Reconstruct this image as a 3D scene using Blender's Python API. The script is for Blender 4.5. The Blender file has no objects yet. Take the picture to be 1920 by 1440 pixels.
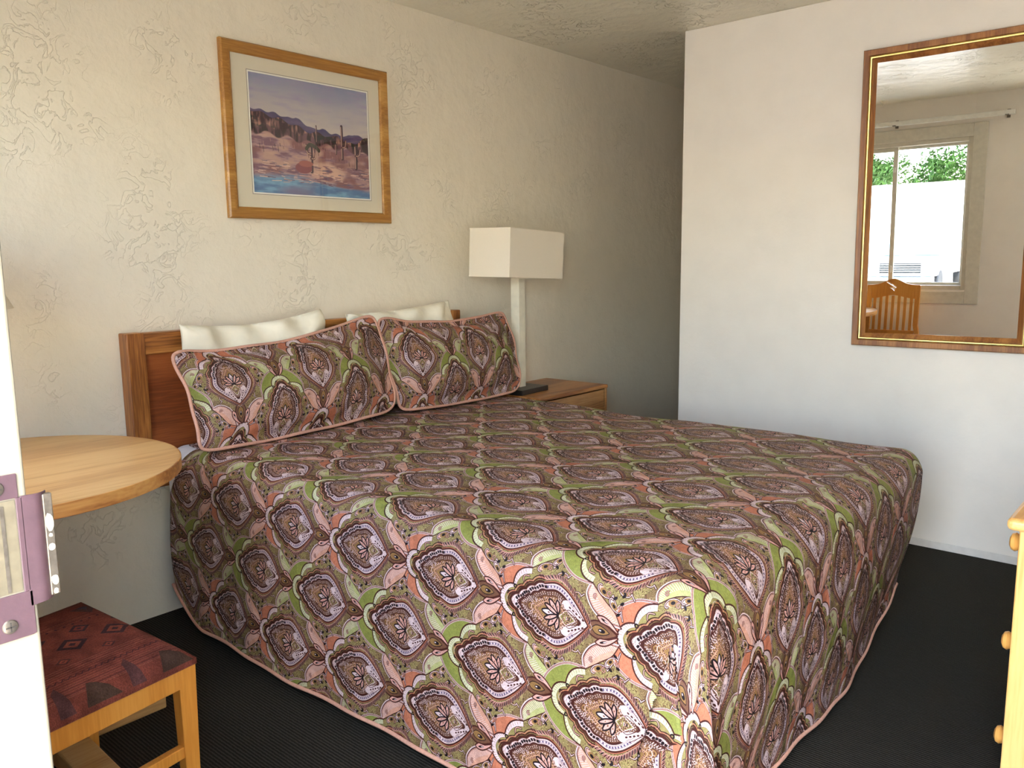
import bpy, math, random
import numpy as np
from mathutils import Vector, Matrix
# tuning
SKY,SUN,EXPO,QG,SK,HALL_FILL=.54,10.5,2.66,.74,-.014,1.1
# ---------------------------------------------------------------- camera
F_PX=1539.24;YAW,PITCH,ROLL=.7144,.1481,-.0116;CAM=(2.9152,0.0,1.2944)
sc=bpy.context.scene
cd=bpy.data.cameras.new('camera');cam=bpy.data.objects.new('camera',cd);sc.collection.objects.link(cam);sc.camera=cam
cd.sensor_width=36;cd.sensor_fit='HORIZONTAL';cd.lens=F_PX/1920*36;cd.clip_start=.02
cy_,sy_,cp_,sp_=math.cos(YAW),math.sin(YAW),math.cos(PITCH),math.sin(PITCH)
fw_=Vector((-sy_*cp_,cy_*cp_,-sp_));rt=Vector((cy_,sy_,0));up_=rt.cross(fw_);cr0,sr0=math.cos(ROLL),math.sin(ROLL)
r2=rt*cr0+up_*sr0;u2=-rt*sr0+up_*cr0
Mc=Matrix((r2,u2,-fw_)).transposed().to_4x4();Mc.translation=Vector(CAM);cam.matrix_world=Mc
# ---------------------------------------------------------------- light
wd=bpy.data.worlds.new('sky');sc.world=wd;wd.use_nodes=True;nt=wd.node_tree;bg=nt.nodes['Background']
sk=nt.nodes.new('ShaderNodeTexSky');sk.sky_type='NISHITA';sk.sun_disc=False;sk.sun_elevation=math.radians(52);sk.sun_rotation=math.radians(150);sk.dust_density=1.2;sk.air_density=1.2;sk.ozone_density=1.5
nt.links.new(sk.outputs[0],bg.inputs['Color']);bg.inputs['Strength'].default_value=SKY
sl=bpy.data.lights.new('sun','SUN');sl.energy=SUN;sl.angle=.01;sl.color=(1,.95,.88)
so=bpy.data.objects.new('sun',sl);sc.collection.objects.link(so)
so.rotation_euler=(math.radians(-34),math.radians(18),0)   # comes over the roof, lights the yard in front
for nm,(x,z,w,h) in {'window_portal':(.915,1.51,1.17,1.22),'door_portal':(2.76,1.025,.82,2.05)}.items():
    l=bpy.data.lights.new(nm,'AREA');l.shape='RECTANGLE';l.size=w;l.size_y=h;l.cycles.is_portal=True
    o=bpy.data.objects.new(nm,l);sc.collection.objects.link(o);o.location=(x,-.035,z);o.rotation_euler=(math.radians(90),0,0)
vs_=sc.view_settings;vs_.view_transform='Standard';vs_.look='None';vs_.gamma=1;vs_.use_curve_mapping=False;vs_.exposure=EXPO
c_=sc.cycles;c_.use_denoising=True;c_.use_adaptive_sampling=True;c_.adaptive_threshold=.04;c_.max_bounces=9;c_.diffuse_bounces=6;c_.glossy_bounces=6;c_.transparent_max_bounces=8;c_.sample_clamp_indirect=8;c_.caustics_reflective=False;c_.caustics_refractive=False
# ---------------------------------------------------------------- painter for printed cloth and the painting
def srgb(c):
    c=np.asarray(c,float)/255.
    return np.where(c<=.04045,c/12.92,((c+.055)/1.055)**2.4)
def vnoise(h,w,cell,rng,px=True,py=True):
    ny,nx=max(1,int(round(h/cell))),max(1,int(round(w/cell)))
    g=rng.random((ny,nx))
    y=np.arange(h)/h*ny; x=np.arange(w)/w*nx
    y0=y.astype(int);x0=x.astype(int);fy=y-y0;fx=x-x0
    fy=fy*fy*(3-2*fy);fx=fx*fx*(3-2*fx)
    a=g[y0%ny][:,x0%nx];b=g[y0%ny][:,(x0+1)%nx];c=g[(y0+1)%ny][:,x0%nx];d=g[(y0+1)%ny][:,(x0+1)%nx]
    return (a*(1-fx)+b*fx)*(1-fy)[:,None]+(c*(1-fx)+d*fx)*fy[:,None]
def fbm(h,w,cell,rng,oct=4,ax=1,ay=1):
    o=0;am=1;t=0
    for _ in range(oct):
        # anisotropic cells through resampling
        ny,nx=max(1,int(round(h/(cell*ay)))),max(1,int(round(w/(cell*ax))))
        g=rng.random((ny,nx));y=np.arange(h)/h*ny;x=np.arange(w)/w*nx
        y0=y.astype(int);x0=x.astype(int);fy=y-y0;fx=x-x0;fy=fy*fy*(3-2*fy);fx=fx*fx*(3-2*fx)
        A=g[y0%ny][:,x0%nx];B=g[y0%ny][:,(x0+1)%nx];C=g[(y0+1)%ny][:,x0%nx];D=g[(y0+1)%ny][:,(x0+1)%nx]
        o=o+am*((A*(1-fx)+B*fx)*(1-fy)[:,None]+(C*(1-fx)+D*fx)*fy[:,None]);t+=am;am*=.55;cell/=2
    return o/t
class Pic:
    """raster painter; coordinates in units, y down; k pixels per unit"""
    def __init__(s,w,h,k,x0=0,y0=0):
        s.k=k;s.W=int(round(w*k));s.H=int(round(h*k));s.x0=x0;s.y0=y0
        s.c=np.zeros((s.H,s.W,3));s.a=np.zeros((s.H,s.W))
    def win(s,P,m):
        lo=(P.min(0)-m-[s.x0,s.y0])*s.k;hi=(P.max(0)+m-[s.x0,s.y0])*s.k
        i0,i1=max(0,int(lo[1])-1),min(s.H,int(hi[1])+2);j0,j1=max(0,int(lo[0])-1),min(s.W,int(hi[0])+2)
        if i1<=i0 or j1<=j0:return None
        Y,X=np.mgrid[i0:i1,j0:j1]
        return (slice(i0,i1),slice(j0,j1)),(X+.5)/s.k+s.x0,(Y+.5)/s.k+s.y0
    def put(s,sl,cov,col):
        cov=np.clip(cov,0,1);col=srgb(col)
        s.c[sl]=s.c[sl]*(1-cov[...,None])+col*cov[...,None]
        s.a[sl]=s.a[sl]*(1-cov)+cov
    def dist(s,X,Y,P,closed):
        d=np.full(X.shape,1e9)
        n=len(P)
        for i in range(n if closed else n-1):
            a=P[i];b=P[(i+1)%n];v=b-a;L=v@v+1e-12
            t=np.clip(((X-a[0])*v[0]+(Y-a[1])*v[1])/L,0,1)
            d=np.minimum(d,(X-a[0]-t*v[0])**2+(Y-a[1]-t*v[1])**2)
        return np.sqrt(d)
    def stroke(s,P,w,col,closed=False):
        P=np.asarray(P,float);r=s.win(P,w)
        if r is None:return
        sl,X,Y=r;s.put(sl,(w/2-s.dist(X,Y,P,closed))*s.k+.5,col)
    def fill(s,P,col):
        P=np.asarray(P,float);r=s.win(P,1)
        if r is None:return
        sl,X,Y=r;ins=np.zeros(X.shape,bool);n=len(P)
        for i in range(n):
            a=P[i];b=P[(i+1)%n]
            if a[1]==b[1]:continue
            c=(a[1]>Y)!=(b[1]>Y);ins^=c&(X<(b[0]-a[0])*(Y-a[1])/(b[1]-a[1])+a[0])
        d=s.dist(X,Y,P,True)
        s.put(sl,np.where(ins,d,-d)*s.k+.5,col)
    def dot(s,c,rx,col,ry=None,ang=0):
        ry=ry or rx;c=np.asarray(c,float);r=s.win(np.array([c-max(rx,ry),c+max(rx,ry)]),1)
        if r is None:return
        sl,X,Y=r;ca,sa=np.cos(ang),np.sin(ang);u=(X-c[0])*ca+(Y-c[1])*sa;v=-(X-c[0])*sa+(Y-c[1])*ca
        q=np.sqrt((u/rx)**2+(v/ry)**2);s.put(sl,(1-q)*min(rx,ry)*s.k+.5,col)
def smooth(P,n=6,closed=False):
    P=np.asarray(P,float);N=len(P);out=[]
    for i in range(N if closed else N-1):
        g=(lambda j:P[j%N]) if closed else (lambda j:P[min(max(j,0),N-1)])
        a,b,c,d=g(i-1),g(i),g(i+1),g(i+2)
        for t in np.arange(n)/n:
            out.append(.5*((2*b)+(-a+c)*t+(2*a-5*b+4*c-d)*t*t+(-a+3*b-3*c+d)*t**3))
    if not closed:out.append(P[-1])
    return np.array(out)
def bumps(N,h,n=7):
    """circular bulges between nodes, bulging to the left of travel in y-down coordinates"""
    out=[]
    for a,b in zip(N[:-1],N[1:]):
        a=np.array(a,float);b=np.array(b,float);v=b-a;nn=np.array([v[1],-v[0]])
        for t in np.arange(n)/n:out.append(a+v*t+nn*h*4*t*(1-t))
    out.append(np.array(N[-1],float));return np.array(out)
WH=(228,212,216);PK=(226,184,176);OR=(206,144,118);GR=(160,166,98);PG=(168,160,112);BR=(92,48,40);DK=(44,26,34);TN=(166,136,94);DU=(138,104,84)
def motif(k,alt,part):
    F1,F2=(GR,OR) if alt else (OR,GR)
    # canvas for the whole motif, x -180..180, y -10..345
    s=Pic(180,360,k,0,-10)
    # frame area background
    frame=smooth([(0,60),(20,52),(48,78),(72,118),(84,158),(112,156),(142,178),(160,214),(160,242),(120,262),(84,292),(44,318),(0,330)],5)
    if part==0:
        s.fill(np.vstack([frame]),PG);return s
    # crescent leaf
    out=smooth([(84,160),(110,155),(140,174),(158,208),(161,244)],7);inn=smooth([(161,244),(134,228),(116,204),(100,182),(84,160)],7)
    s.fill(np.vstack([out,inn]),(222,180,162) if alt else (192,196,146))
    for i in range(3,len(out)-3,1):
        a=out[i];b=inn[len(inn)-1-i*len(inn)//len(out)] if True else None
        m=a*.45+b*.55;s.stroke([a,m+[0,5]],1.3,WH)
    s.stroke(out,7.5,BR);s.stroke(out+[1.2,-1.8],3.0,WH);s.stroke(out-[1.5,-2.2],1.2,PK)
    s.stroke(inn,2.4,BR)
    # paisleys between leaf and drop
    def paisley(cx,cy,r,ang,colr,inner):
        t=np.linspace(0,1,12);ca,sa=np.cos(ang),np.sin(ang)
        sp=[]
        for q in t:
            th=-2.6+q*4.6;rr=r*(.28+.72*q**.8);sp.append((np.cos(th)*rr*.6,np.sin(th)*rr-(1-q)*r*.35))
        sp+=[(r*.2,r*1.7)]
        sp=np.array(sp)@np.array([[ca,sa],[-sa,ca]])+[cx,cy]
        s.fill(sp,inner);s.stroke(sp,5,colr);s.stroke(sp,1.5,WH)
        c=sp.mean(0);s.dot(c,r*.28,TN,r*.45,ang);s.dot(c,r*.14,DK,r*.22,ang)
    paisley(94,196,25,-.5,BR,PK);paisley(118,226,21,-.8,BR,WH);paisley(88,246,17,-.3,BR,PK);paisley(60,292,12,-.2,BR,WH)
    for q in [(104,226),(112,244),(96,246),(136,236)]:s.dot(q,3.2,DK,5.5,.6)
    for q,r_ in (((70,214),9),((84,258),8),((62,284),7),((110,176),6),((98,158+52),7),((120,244),6),((40,306),6)):
        a_=np.linspace(0,6.4,16);C_=np.stack([q[0]+np.cos(a_)*r_*(.2+a_/8),q[1]+np.sin(a_)*r_*(.2+a_/8)],1);s.stroke(C_,3.4,BR);s.stroke(C_,1.2,PK)
    # flank: plain patch beside cap
    og=smooth([(12,48),(36,54),(64,78),(84,116),(88,160)],7);og2=og*[.9,1]+[0,12]
    cap=bumps([(0,72),(37,112),(86,162)],.2,9)
    s.fill(np.vstack([og,cap[::-1]]),F1)
    s.stroke(og,6,WH);s.stroke(og,3.2,BR);s.stroke(og,1.2,PK)
    # cap scallops: pale band, hatch, brown edge
    cin=bumps([(0,88),(30,120),(72,164)],.17,9)
    s.fill(np.vstack([cap,cin[::-1]]),WH if not alt else (214,218,190))
    for i in range(1,len(cap)-1):
        s.stroke([cap[i],cap[i]*.35+cin[min(i,len(cin)-1)]*.65],.9,TN)
    s.stroke(cap,3.6,BR);s.stroke(cin,1.6,DU)
    s.fill(np.vstack([cin,[(78,190),(56,176),(0,100)]]),PG)
    for c,r in (((14,100),4.5),((33,118),5),((36,132),3)):s.dot(c,r,DK,r*1.2,.4);s.dot(c,r*.4,PG)
    sw=smooth([(66,158),(64,144),(52,142),(48,150),(54,157)],6);s.stroke(sw,5,DK);s.stroke(sw,2,PK)
    if part==1:return s
    s=Pic(180,360,k,0,-10)
    # teardrop
    up=bumps([(0,105),(20,128),(37,149),(53,174),(66,203)],.16);lo=smooth([(66,203),(75,236),(66,264),(44,291),(20,313),(0,328)],7)
    half=np.vstack([up,lo])*[.95,1];c0=np.array([0,228.])
    def sc(f,fy=None):return (half-c0)*[f,fy or f]+c0
    s.stroke(sc(1.10,1.06),1.4,TN);s.stroke(sc(1.16,1.09),1.1,WH)
    # fringe of small leaves along lower side
    L=sc(1.13,1.05)[len(up)-4:]
    acc=0
    for i in range(len(L)-3):
        a=L[i];v=L[i+1]-L[i];ang=np.arctan2(v[1],v[0])
        for tt in (0,.5):
            m=a+v*tt
            if (2*i+int(2*tt))%3<2:s.dot(m+[3,1],2.4,PK,7,ang-.7);s.dot(m+[3.6,1],1.7,BR if i%2 else DK,6,ang-.7)
    s.stroke(sc(1.10,1.05)[:len(up)],3.2,BR);s.stroke(sc(1.2,1.12)[2:len(up)],2.4,BR);s.stroke(sc(1.15,1.085)[1:len(up)],1.8,OR)
    s.fill(half,WH);s.stroke(half,6.4,BR);s.stroke(sc(1.02,1.015)[len(up):],1.5,OR)
    # band of dots
    B=sc(.86,.87)
    for i in range(2,len(up)+2,2):s.dot(B[i],3.1,DK,4.2,.6)
    for i in range(len(up)+2,len(B)-12,2):
        s.dot(B[i],2.6,(150,140,170));s.dot(B[i],1.1,DK)
    for i in range(1,len(up),3):s.dot(sc(.93,.94)[i],1.4,PK)
    for f,c_ in ((.955,DU),(.90,BR),(.815,DU)):
        M=sc(f,f+.005)
        for i in range(len(M)-2):s.stroke([M[i],M[i]*.5+M[i+1]*.5],1.1,c_)
    I=sc(.78,.80);s.fill(I,BR);s.fill(sc(.71,.73),DU)
    for f in (.67,.61):
        M=sc(f,f+.02)
        for i in range(1,len(M)-2):s.dot(M[i],1.15,WH if (i+int(f*100))%2 else DK)
    s.fill(sc(.55,.57),TN);s.stroke(sc(.55,.57),1.6,BR);s.stroke(bumps([tuple(q) for q in sc(.47,.48)[::5]],.25,4),1.3,WH);s.stroke(sc(.38,.4),1.3,PK)
    s.stroke([(0,126),(14,143),(26,158)],2.2,BR)
    for i in range(6):s.stroke([(4+i*3.6,140+i*4),(2.5+i*3.2,146+i*4)],1.3,WH)
    # lower ornaments
    s.fill(smooth([(20,262),(34,256),(40,268),(30,280),(14,300),(3,322),(8,296)],5),WH)
    s.stroke(smooth([(36,258),(26,254),(22,263),(29,269),(36,264)],5),3,WH);s.stroke(smooth([(40,256),(26,249),(16,262),(20,276),(8,296)],5),1.6,BR)
    for i in range(5):s.dot((26-i*4.4,276+i*9),2.0,BR,3.4,.5)
    s.stroke(smooth([(36,282),(20,302),(4,322)],4),1.4,BR)
    s.fill([(0,248),(17,266),(0,292)],PG);s.stroke([(0,248),(17,266),(0,292)],1.8,WH);s.stroke([(0,255),(11,266),(0,284)],1.3,BR);s.dot((0,272),4,DK,5);s.dot((2,268),1.6,WH)
    # lotus
    for f in (.50,.43,.33):
        M=sc(f,f+.02)
        for i in range(len(M)-2):s.dot(M[i]*.6+M[i+1]*.4,1.3,(BR,DU,PK)[i%3])
    def petal(a,L0,w):
        ca,sa=np.sin(a),-np.cos(a);b=np.array([0,245.]);t=b+np.array([ca,sa])*L0;n=np.array([-sa,ca]);b=b+np.array([ca,sa])*5
        m=b*.45+t*.55;P=smooth([b,m+n*w,t,m-n*w],5,True);s.stroke(P,7,DK,True);s.fill(P,PK if a else WH);s.dot(m,w*.32,DU,w*.55,a)
    petal(1.45,31,4.2);petal(.85,38,5);petal(0,44,5.4);petal(.42,40,3.4)
    s.dot((0,244),3,DK)
    # scattered curls inside the drop
    for q,r_ in (((30,196),6),((40,222),6),((36,248),5),((14,170),5),((20,182),4)):
        a_=np.linspace(0,5.2,12);C_=np.stack([q[0]+np.cos(a_)*r_*(.3+a_/7.5),q[1]+np.sin(a_)*r_*(.3+a_/7.5)],1);s.stroke(C_,1.5,BR if r_>5 else WH)
    # knot
    K=smooth([(0,-6),(13,4),(19,22),(15,44),(5,66),(0,74)],6);s.fill(K,DU);s.stroke(K,3.4,BR)
    K2=smooth([(0,8),(8,16),(10,28),(6,44),(0,54)],5);s.fill(K2,TN);s.stroke(K2,1.8,DK);s.dot((0,34),4.5,DK,9);s.dot((0,30),1.5,WH,3)
    K3=smooth([(17,30),(28,20),(32,34),(26,52),(10,72),(4,74),(14,52)],5);s.fill(K3,PK);s.stroke(K3,3,BR,True);s.dot((23,40),2.6,DK,10,.35);s.dot((22,44),1.1,WH,5,.35)
    return s
def quilt_tile(k=2.5):
    '''printed quilt repeat, 360 x 328 mm'''
    W,H=int(360*k),int(328*k)
    rng=np.random.default_rng(3)
    out=np.ones((H,W,3))*srgb((150,134,98))
    N1=fbm(H,W,22*k,rng,3);N2=fbm(H,W,16*k,rng,2)
    def comp(part):
        for alt,(cx,oy) in ((False,(90,0)),(True,(270,164))):
            s=motif(k,alt,part);full=np.concatenate([s.c[:,::-1],s.c],1);fa=np.concatenate([s.a[:,::-1],s.a],1)
            h,w=fa.shape;ys=(np.arange(h)+int((oy-10)*k))%H;xs=(np.arange(w)+int((cx-180)*k))%W
            for y0 in range(0,h,H):
                yy=slice(y0,min(h,y0+H));a=fa[yy][...,None];ix=np.ix_(ys[yy],xs)
                out[ix]=out[ix]*(1-a)+full[yy]*a
    comp(0)
    g=srgb(PG);near=np.exp(-((out-g)**2).sum(-1)/.012)+np.exp(-((out-srgb((150,134,98)))**2).sum(-1)/.012)
    l1=np.clip(1.35-np.abs(np.sin(N1*34))*2.0,0,1);l2=np.clip(1.1-np.abs(np.sin(N2*34+1))*2.6,0,1)
    m=(np.clip(near,0,1)*l1*.85)[...,None];out[:]=out*(1-m)+srgb((104,66,50))*m
    m=(np.clip(near,0,1)*l2*.6)[...,None];out[:]=out*(1-m)+srgb((214,190,160))*m
    comp(1);comp(2)
    n=vnoise(H,W,2.2*k,rng)[...,None];n2=vnoise(H,W,1.1*k,rng)[...,None]
    out=out*(.80+.26*n+.16*n2)
    out=np.clip(out,0,1)**1.3*np.array([1.03,.98,.93])
    return out  # linear, row 0 = top
# ---------------------------------------------------------------- helpers
COL=bpy.context.scene.collection
def link(o,parent=None):
    COL.objects.link(o)
    if parent is not None:o.parent=parent
    return o
def mesh(name,verts,faces,mat,parent=None,smooth_=False,uvs=None,loc=None,bevel=0,seg=2):
    me=bpy.data.meshes.new(name);me.from_pydata([tuple(v) for v in verts],[],[tuple(f) for f in faces])
    if uvs is not None:
        l=me.uv_layers.new(name='UVMap')
        for p in me.polygons:
            for li in p.loop_indices:l.data[li].uv=uvs[me.loops[li].vertex_index]
    me.update()
    if smooth_:
        for p in me.polygons:p.use_smooth=True
    o=bpy.data.objects.new(name,me);me.materials.append(mat)
    link(o,parent)
    if loc:o.location=loc
    if bevel:
        b=o.modifiers.new('bevel','BEVEL');b.width=bevel;b.segments=seg;b.limit_method='ANGLE';b.angle_limit=math.radians(40)
        b.harden_normals=False
    return o
class MB:
    def __init__(s):s.v=[];s.f=[]
    def add(s,v,f):
        n=len(s.v);s.v+=[Vector(q) for q in v];s.f+=[tuple(n+i for i in q) for q in f];return s
    def box(s,a,b,M=None):
        (x0,y0,z0),(x1,y1,z1)=a,b
        v=[Vector(q) for q in ((x0,y0,z0),(x1,y0,z0),(x1,y1,z0),(x0,y1,z0),(x0,y0,z1),(x1,y0,z1),(x1,y1,z1),(x0,y1,z1))]
        if M:v=[M@q for q in v]
        return s.add(v,[(0,3,2,1),(4,5,6,7),(0,1,5,4),(1,2,6,5),(2,3,7,6),(3,0,4,7)])
    def prism(s,P,z0,z1,M=None):
        n=len(P);v=[Vector((p[0],p[1],z0)) for p in P]+[Vector((p[0],p[1],z1)) for p in P]
        if M:v=[M@q for q in v]
        return s.add(v,[tuple(range(n-1,-1,-1)),tuple(range(n,2*n))]+[(i,(i+1)%n,n+(i+1)%n,n+i) for i in range(n)])
    def tube(s,pts,r,n=10,closed=False):
        pts=[Vector(p) for p in pts];N=len(pts);rings=[]
        rr=r if hasattr(r,'__len__') else [r]*N
        up=None
        for i,p in enumerate(pts):
            a=pts[i-1] if (i>0 or closed) else p;b=pts[(i+1)%N] if (i<N-1 or closed) else p
            t=(b-a).normalized()
            if up is None:up=t.orthogonal().normalized()
            up=(up-t*up.dot(t)).normalized();w=t.cross(up)
            rings.append([p+(up*math.cos(k*6.28318/n)+w*math.sin(k*6.28318/n))*rr[i] for k in range(n)])
        v=[q for R in rings for q in R];f=[]
        for i in range(N if closed else N-1):
            j=(i+1)%N
            for k in range(n):f.append((i*n+k,i*n+(k+1)%n,j*n+(k+1)%n,j*n+k))
        if not closed:f+=[tuple(range(n-1,-1,-1)),tuple((N-1)*n+k for k in range(n))]
        return s.add(v,f)
    def lathe(s,prof,n=40,M=None,caps=True):
        v=[];f=[];m=len(prof)
        for k in range(n):
            a=6.283185*k/n
            for r,z in prof:
                q=Vector((r*math.cos(a),r*math.sin(a),z));v.append(M@q if M else q)
        for k in range(n):
            for i in range(m-1):
                f.append((k*m+i,((k+1)%n)*m+i,((k+1)%n)*m+i+1,k*m+i+1))
        if caps:f+=[tuple(k*m for k in range(n-1,-1,-1)),tuple(k*m+m-1 for k in range(n))]
        return s.add(v,f)
    def out(s,name,mat,parent=None,smooth_=False,bevel=0,seg=2,inv=None,auto=False):
        v=[inv@q for q in s.v] if inv else s.v
        o=mesh(name,v,s.f,mat,parent,smooth_,bevel=bevel,seg=seg)
        if auto:
            for p in o.data.polygons:p.use_smooth=True
            o.data.set_sharp_from_angle(angle=math.radians(35))
        return o
def thing(name,label,cat,loc,rz=0,group=None):
    o=bpy.data.objects.new(name,None);link(o);o.location=loc;o.rotation_euler=(0,0,rz);o.empty_display_size=.1
    o['label']=label;o['category']=cat
    if group:o['group']=group
    return o
def tag(o,label,cat,group=None):
    o['label']=label;o['category']=cat
    if group:o['group']=group
    return o
def struct(o):o['kind']='structure';return o
# ---------------------------------------------------------------- materials
def new_mat(name,rough=.6,spec=.5):
    m=bpy.data.materials.new(name);m.use_nodes=True;nt=m.node_tree;b=nt.nodes['Principled BSDF']
    b.inputs['Roughness'].default_value=rough;b.inputs['Specular IOR Level'].default_value=spec
    return m,nt,b
def lin(c):
    return tuple(float(x) for x in srgb(c))+(1,)
def plain(name,c,rough=.6,metal=0,spec=.5,noise=.06,scale=30,bump=0,bscale=200):
    m,nt,b=new_mat(name,rough,spec);b.inputs['Metallic'].default_value=metal
    tc=nt.nodes.new('ShaderNodeTexCoord');n=nt.nodes.new('ShaderNodeTexNoise');n.inputs['Scale'].default_value=scale;n.inputs['Detail'].default_value=4
    nt.links.new(tc.outputs['Object'],n.inputs['Vector'])
    r=nt.nodes.new('ShaderNodeValToRGB');L=lin(c)
    r.color_ramp.elements[0].position=.3;r.color_ramp.elements[1].position=.7
    r.color_ramp.elements[0].color=tuple(x*(1-noise) for x in L[:3])+(1,);r.color_ramp.elements[1].color=tuple(min(1,x*(1+noise)) for x in L[:3])+(1,)
    nt.links.new(n.outputs['Fac'],r.inputs['Fac']);nt.links.new(r.outputs['Color'],b.inputs['Base Color'])
    if bump:
        n2=nt.nodes.new('ShaderNodeTexNoise');n2.inputs['Scale'].default_value=bscale;n2.inputs['Detail'].default_value=3
        nt.links.new(tc.outputs['Object'],n2.inputs['Vector'])
        bp=nt.nodes.new('ShaderNodeBump');bp.inputs['Strength'].default_value=.6;bp.inputs['Distance'].default_value=bump
        nt.links.new(n2.outputs['Fac'],bp.inputs['Height']);nt.links.new(bp.outputs['Normal'],b.inputs['Normal'])
    return m
def wood(name,c1,c2,c3,axis='z',rough=.42,scale=1.0,ring=9.0,spec=.5,coat=0):
    m,nt,b=new_mat(name,rough,spec);N=nt.nodes.new;L=nt.links.new
    tc=N('ShaderNodeTexCoord');mp=N('ShaderNodeMapping');L(tc.outputs['Object'],mp.inputs['Vector'])
    sc={'x':(.06,1,1),'y':(1,.06,1),'z':(1,1,.06)}[axis];mp.inputs['Scale'].default_value=[q*scale for q in sc]
    n=N('ShaderNodeTexNoise');n.inputs['Scale'].default_value=ring;n.inputs['Detail'].default_value=2.5;n.inputs['Distortion'].default_value=.5;L(mp.outputs[0],n.inputs['Vector'])
    mul=N('ShaderNodeMath');mul.operation='MULTIPLY';mul.inputs[1].default_value=22;L(n.outputs['Fac'],mul.inputs[0])
    sn=N('ShaderNodeMath');sn.operation='SINE';L(mul.outputs[0],sn.inputs[0])
    f=N('ShaderNodeTexNoise');f.inputs['Scale'].default_value=170;f.inputs['Detail'].default_value=3;L(mp.outputs[0],f.inputs['Vector'])
    ad=N('ShaderNodeMath');ad.operation='MULTIPLY_ADD';ad.inputs[1].default_value=.22;L(sn.outputs[0],ad.inputs[0]);L(f.outputs['Fac'],ad.inputs[2])
    r=N('ShaderNodeValToRGB');e=r.color_ramp.elements;e[0].position=.22;e[0].color=lin(c3);e[1].position=.78;e[1].color=lin(c1)
    q=e.new(.5);q.color=lin(c2)
    L(ad.outputs[0],r.inputs['Fac']);L(r.outputs['Color'],b.inputs['Base Color'])
    bp=N('ShaderNodeBump');bp.inputs['Strength'].default_value=.25;bp.inputs['Distance'].default_value=.0006;L(ad.outputs[0],bp.inputs['Height']);L(bp.outputs['Normal'],b.inputs['Normal'])
    b.inputs['Coat Weight'].default_value=coat;b.inputs['Coat Roughness'].default_value=.25
    return m
def plaster(name,c,rough,depth,ridge,gloss=.5,seed=0):
    """skip-trowelled painted plaster: soft undulation with sparse sharp ridges"""
    m,nt,b=new_mat(name,rough,gloss);N=nt.nodes.new;L=nt.links.new
    tc=N('ShaderNodeTexCoord');mp=N('ShaderNodeMapping');mp.inputs['Location'].default_value=(seed,seed*.7,0);L(tc.outputs['Object'],mp.inputs['Vector'])
    n1=N('ShaderNodeTexNoise');n1.inputs['Scale'].default_value=7;n1.inputs['Detail'].default_value=5;n1.inputs['Roughness'].default_value=.55;L(mp.outputs[0],n1.inputs['Vector'])
    n2=N('ShaderNodeTexNoise');n2.inputs['Scale'].default_value=13;n2.inputs['Detail'].default_value=4;n2.inputs['Distortion'].default_value=1.6;L(mp.outputs[0],n2.inputs['Vector'])
    # sparse ridges where the noise crosses one level
    s1=N('ShaderNodeMath');s1.operation='SUBTRACT';s1.inputs[1].default_value=.54;L(n2.outputs['Fac'],s1.inputs[0])
    a1=N('ShaderNodeMath');a1.operation='ABSOLUTE';L(s1.outputs[0],a1.inputs[0])
    mr=N('ShaderNodeMapRange');mr.inputs['From Min'].default_value=.0;mr.inputs['From Max'].default_value=.022;mr.inputs['To Min'].default_value=1;mr.inputs['To Max'].default_value=0;L(a1.outputs[0],mr.inputs['Value'])
    n3=N('ShaderNodeTexNoise');n3.inputs['Scale'].default_value=3.2;n3.inputs['Detail'].default_value=2;L(mp.outputs[0],n3.inputs['Vector'])
    m3=N('ShaderNodeMapRange');m3.inputs['From Min'].default_value=.48;m3.inputs['From Max'].default_value=.62;L(n3.outputs['Fac'],m3.inputs['Value'])
    pr=N('ShaderNodeMath');pr.operation='MULTIPLY';L(mr.outputs[0],pr.inputs[0]);L(m3.outputs[0],pr.inputs[1])
    pr2=N('ShaderNodeMath');pr2.operation='MULTIPLY';pr2.inputs[1].default_value=ridge;L(pr.outputs[0],pr2.inputs[0])
    n4=N('ShaderNodeTexNoise');n4.inputs['Scale'].default_value=42;n4.inputs['Detail'].default_value=4;n4.inputs['Distortion'].default_value=.8;L(mp.outputs[0],n4.inputs['Vector'])
    f4=N('ShaderNodeMath');f4.operation='MULTIPLY_ADD';f4.inputs[1].default_value=.12;L(n4.outputs['Fac'],f4.inputs[0]);L(n1.outputs['Fac'],f4.inputs[2])
    su=N('ShaderNodeMath');su.operation='ADD';L(f4.outputs[0],su.inputs[0]);L(pr2.outputs[0],su.inputs[1])
    bp=N('ShaderNodeBump');bp.inputs['Strength'].default_value=1;bp.inputs['Distance'].default_value=depth;L(su.outputs[0],bp.inputs['Height']);L(bp.outputs['Normal'],b.inputs['Normal'])
    r=N('ShaderNodeValToRGB');e=r.color_ramp.elements;C=lin(c);e[0].color=tuple(x*.965 for x in C[:3])+(1,);e[1].color=C;e[0].position=.3;e[1].position=.6
    L(n1.outputs['Fac'],r.inputs['Fac']);L(r.outputs['Color'],b.inputs['Base Color'])
    return m
def image(name,arr):
    """arr: linear rgb, row 0 at the top"""
    h,w=arr.shape[:2];im=bpy.data.images.new(name,w,h,float_buffer=False)
    s=np.where(arr<=.0031308,arr*12.92,1.055*np.clip(arr,0,1)**(1/2.4)-.055)
    px=np.ones((h,w,4),np.float32);px[...,:3]=np.clip(s,0,1)[::-1];im.pixels.foreach_set(px.ravel());im.update();im.pack();return im
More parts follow.
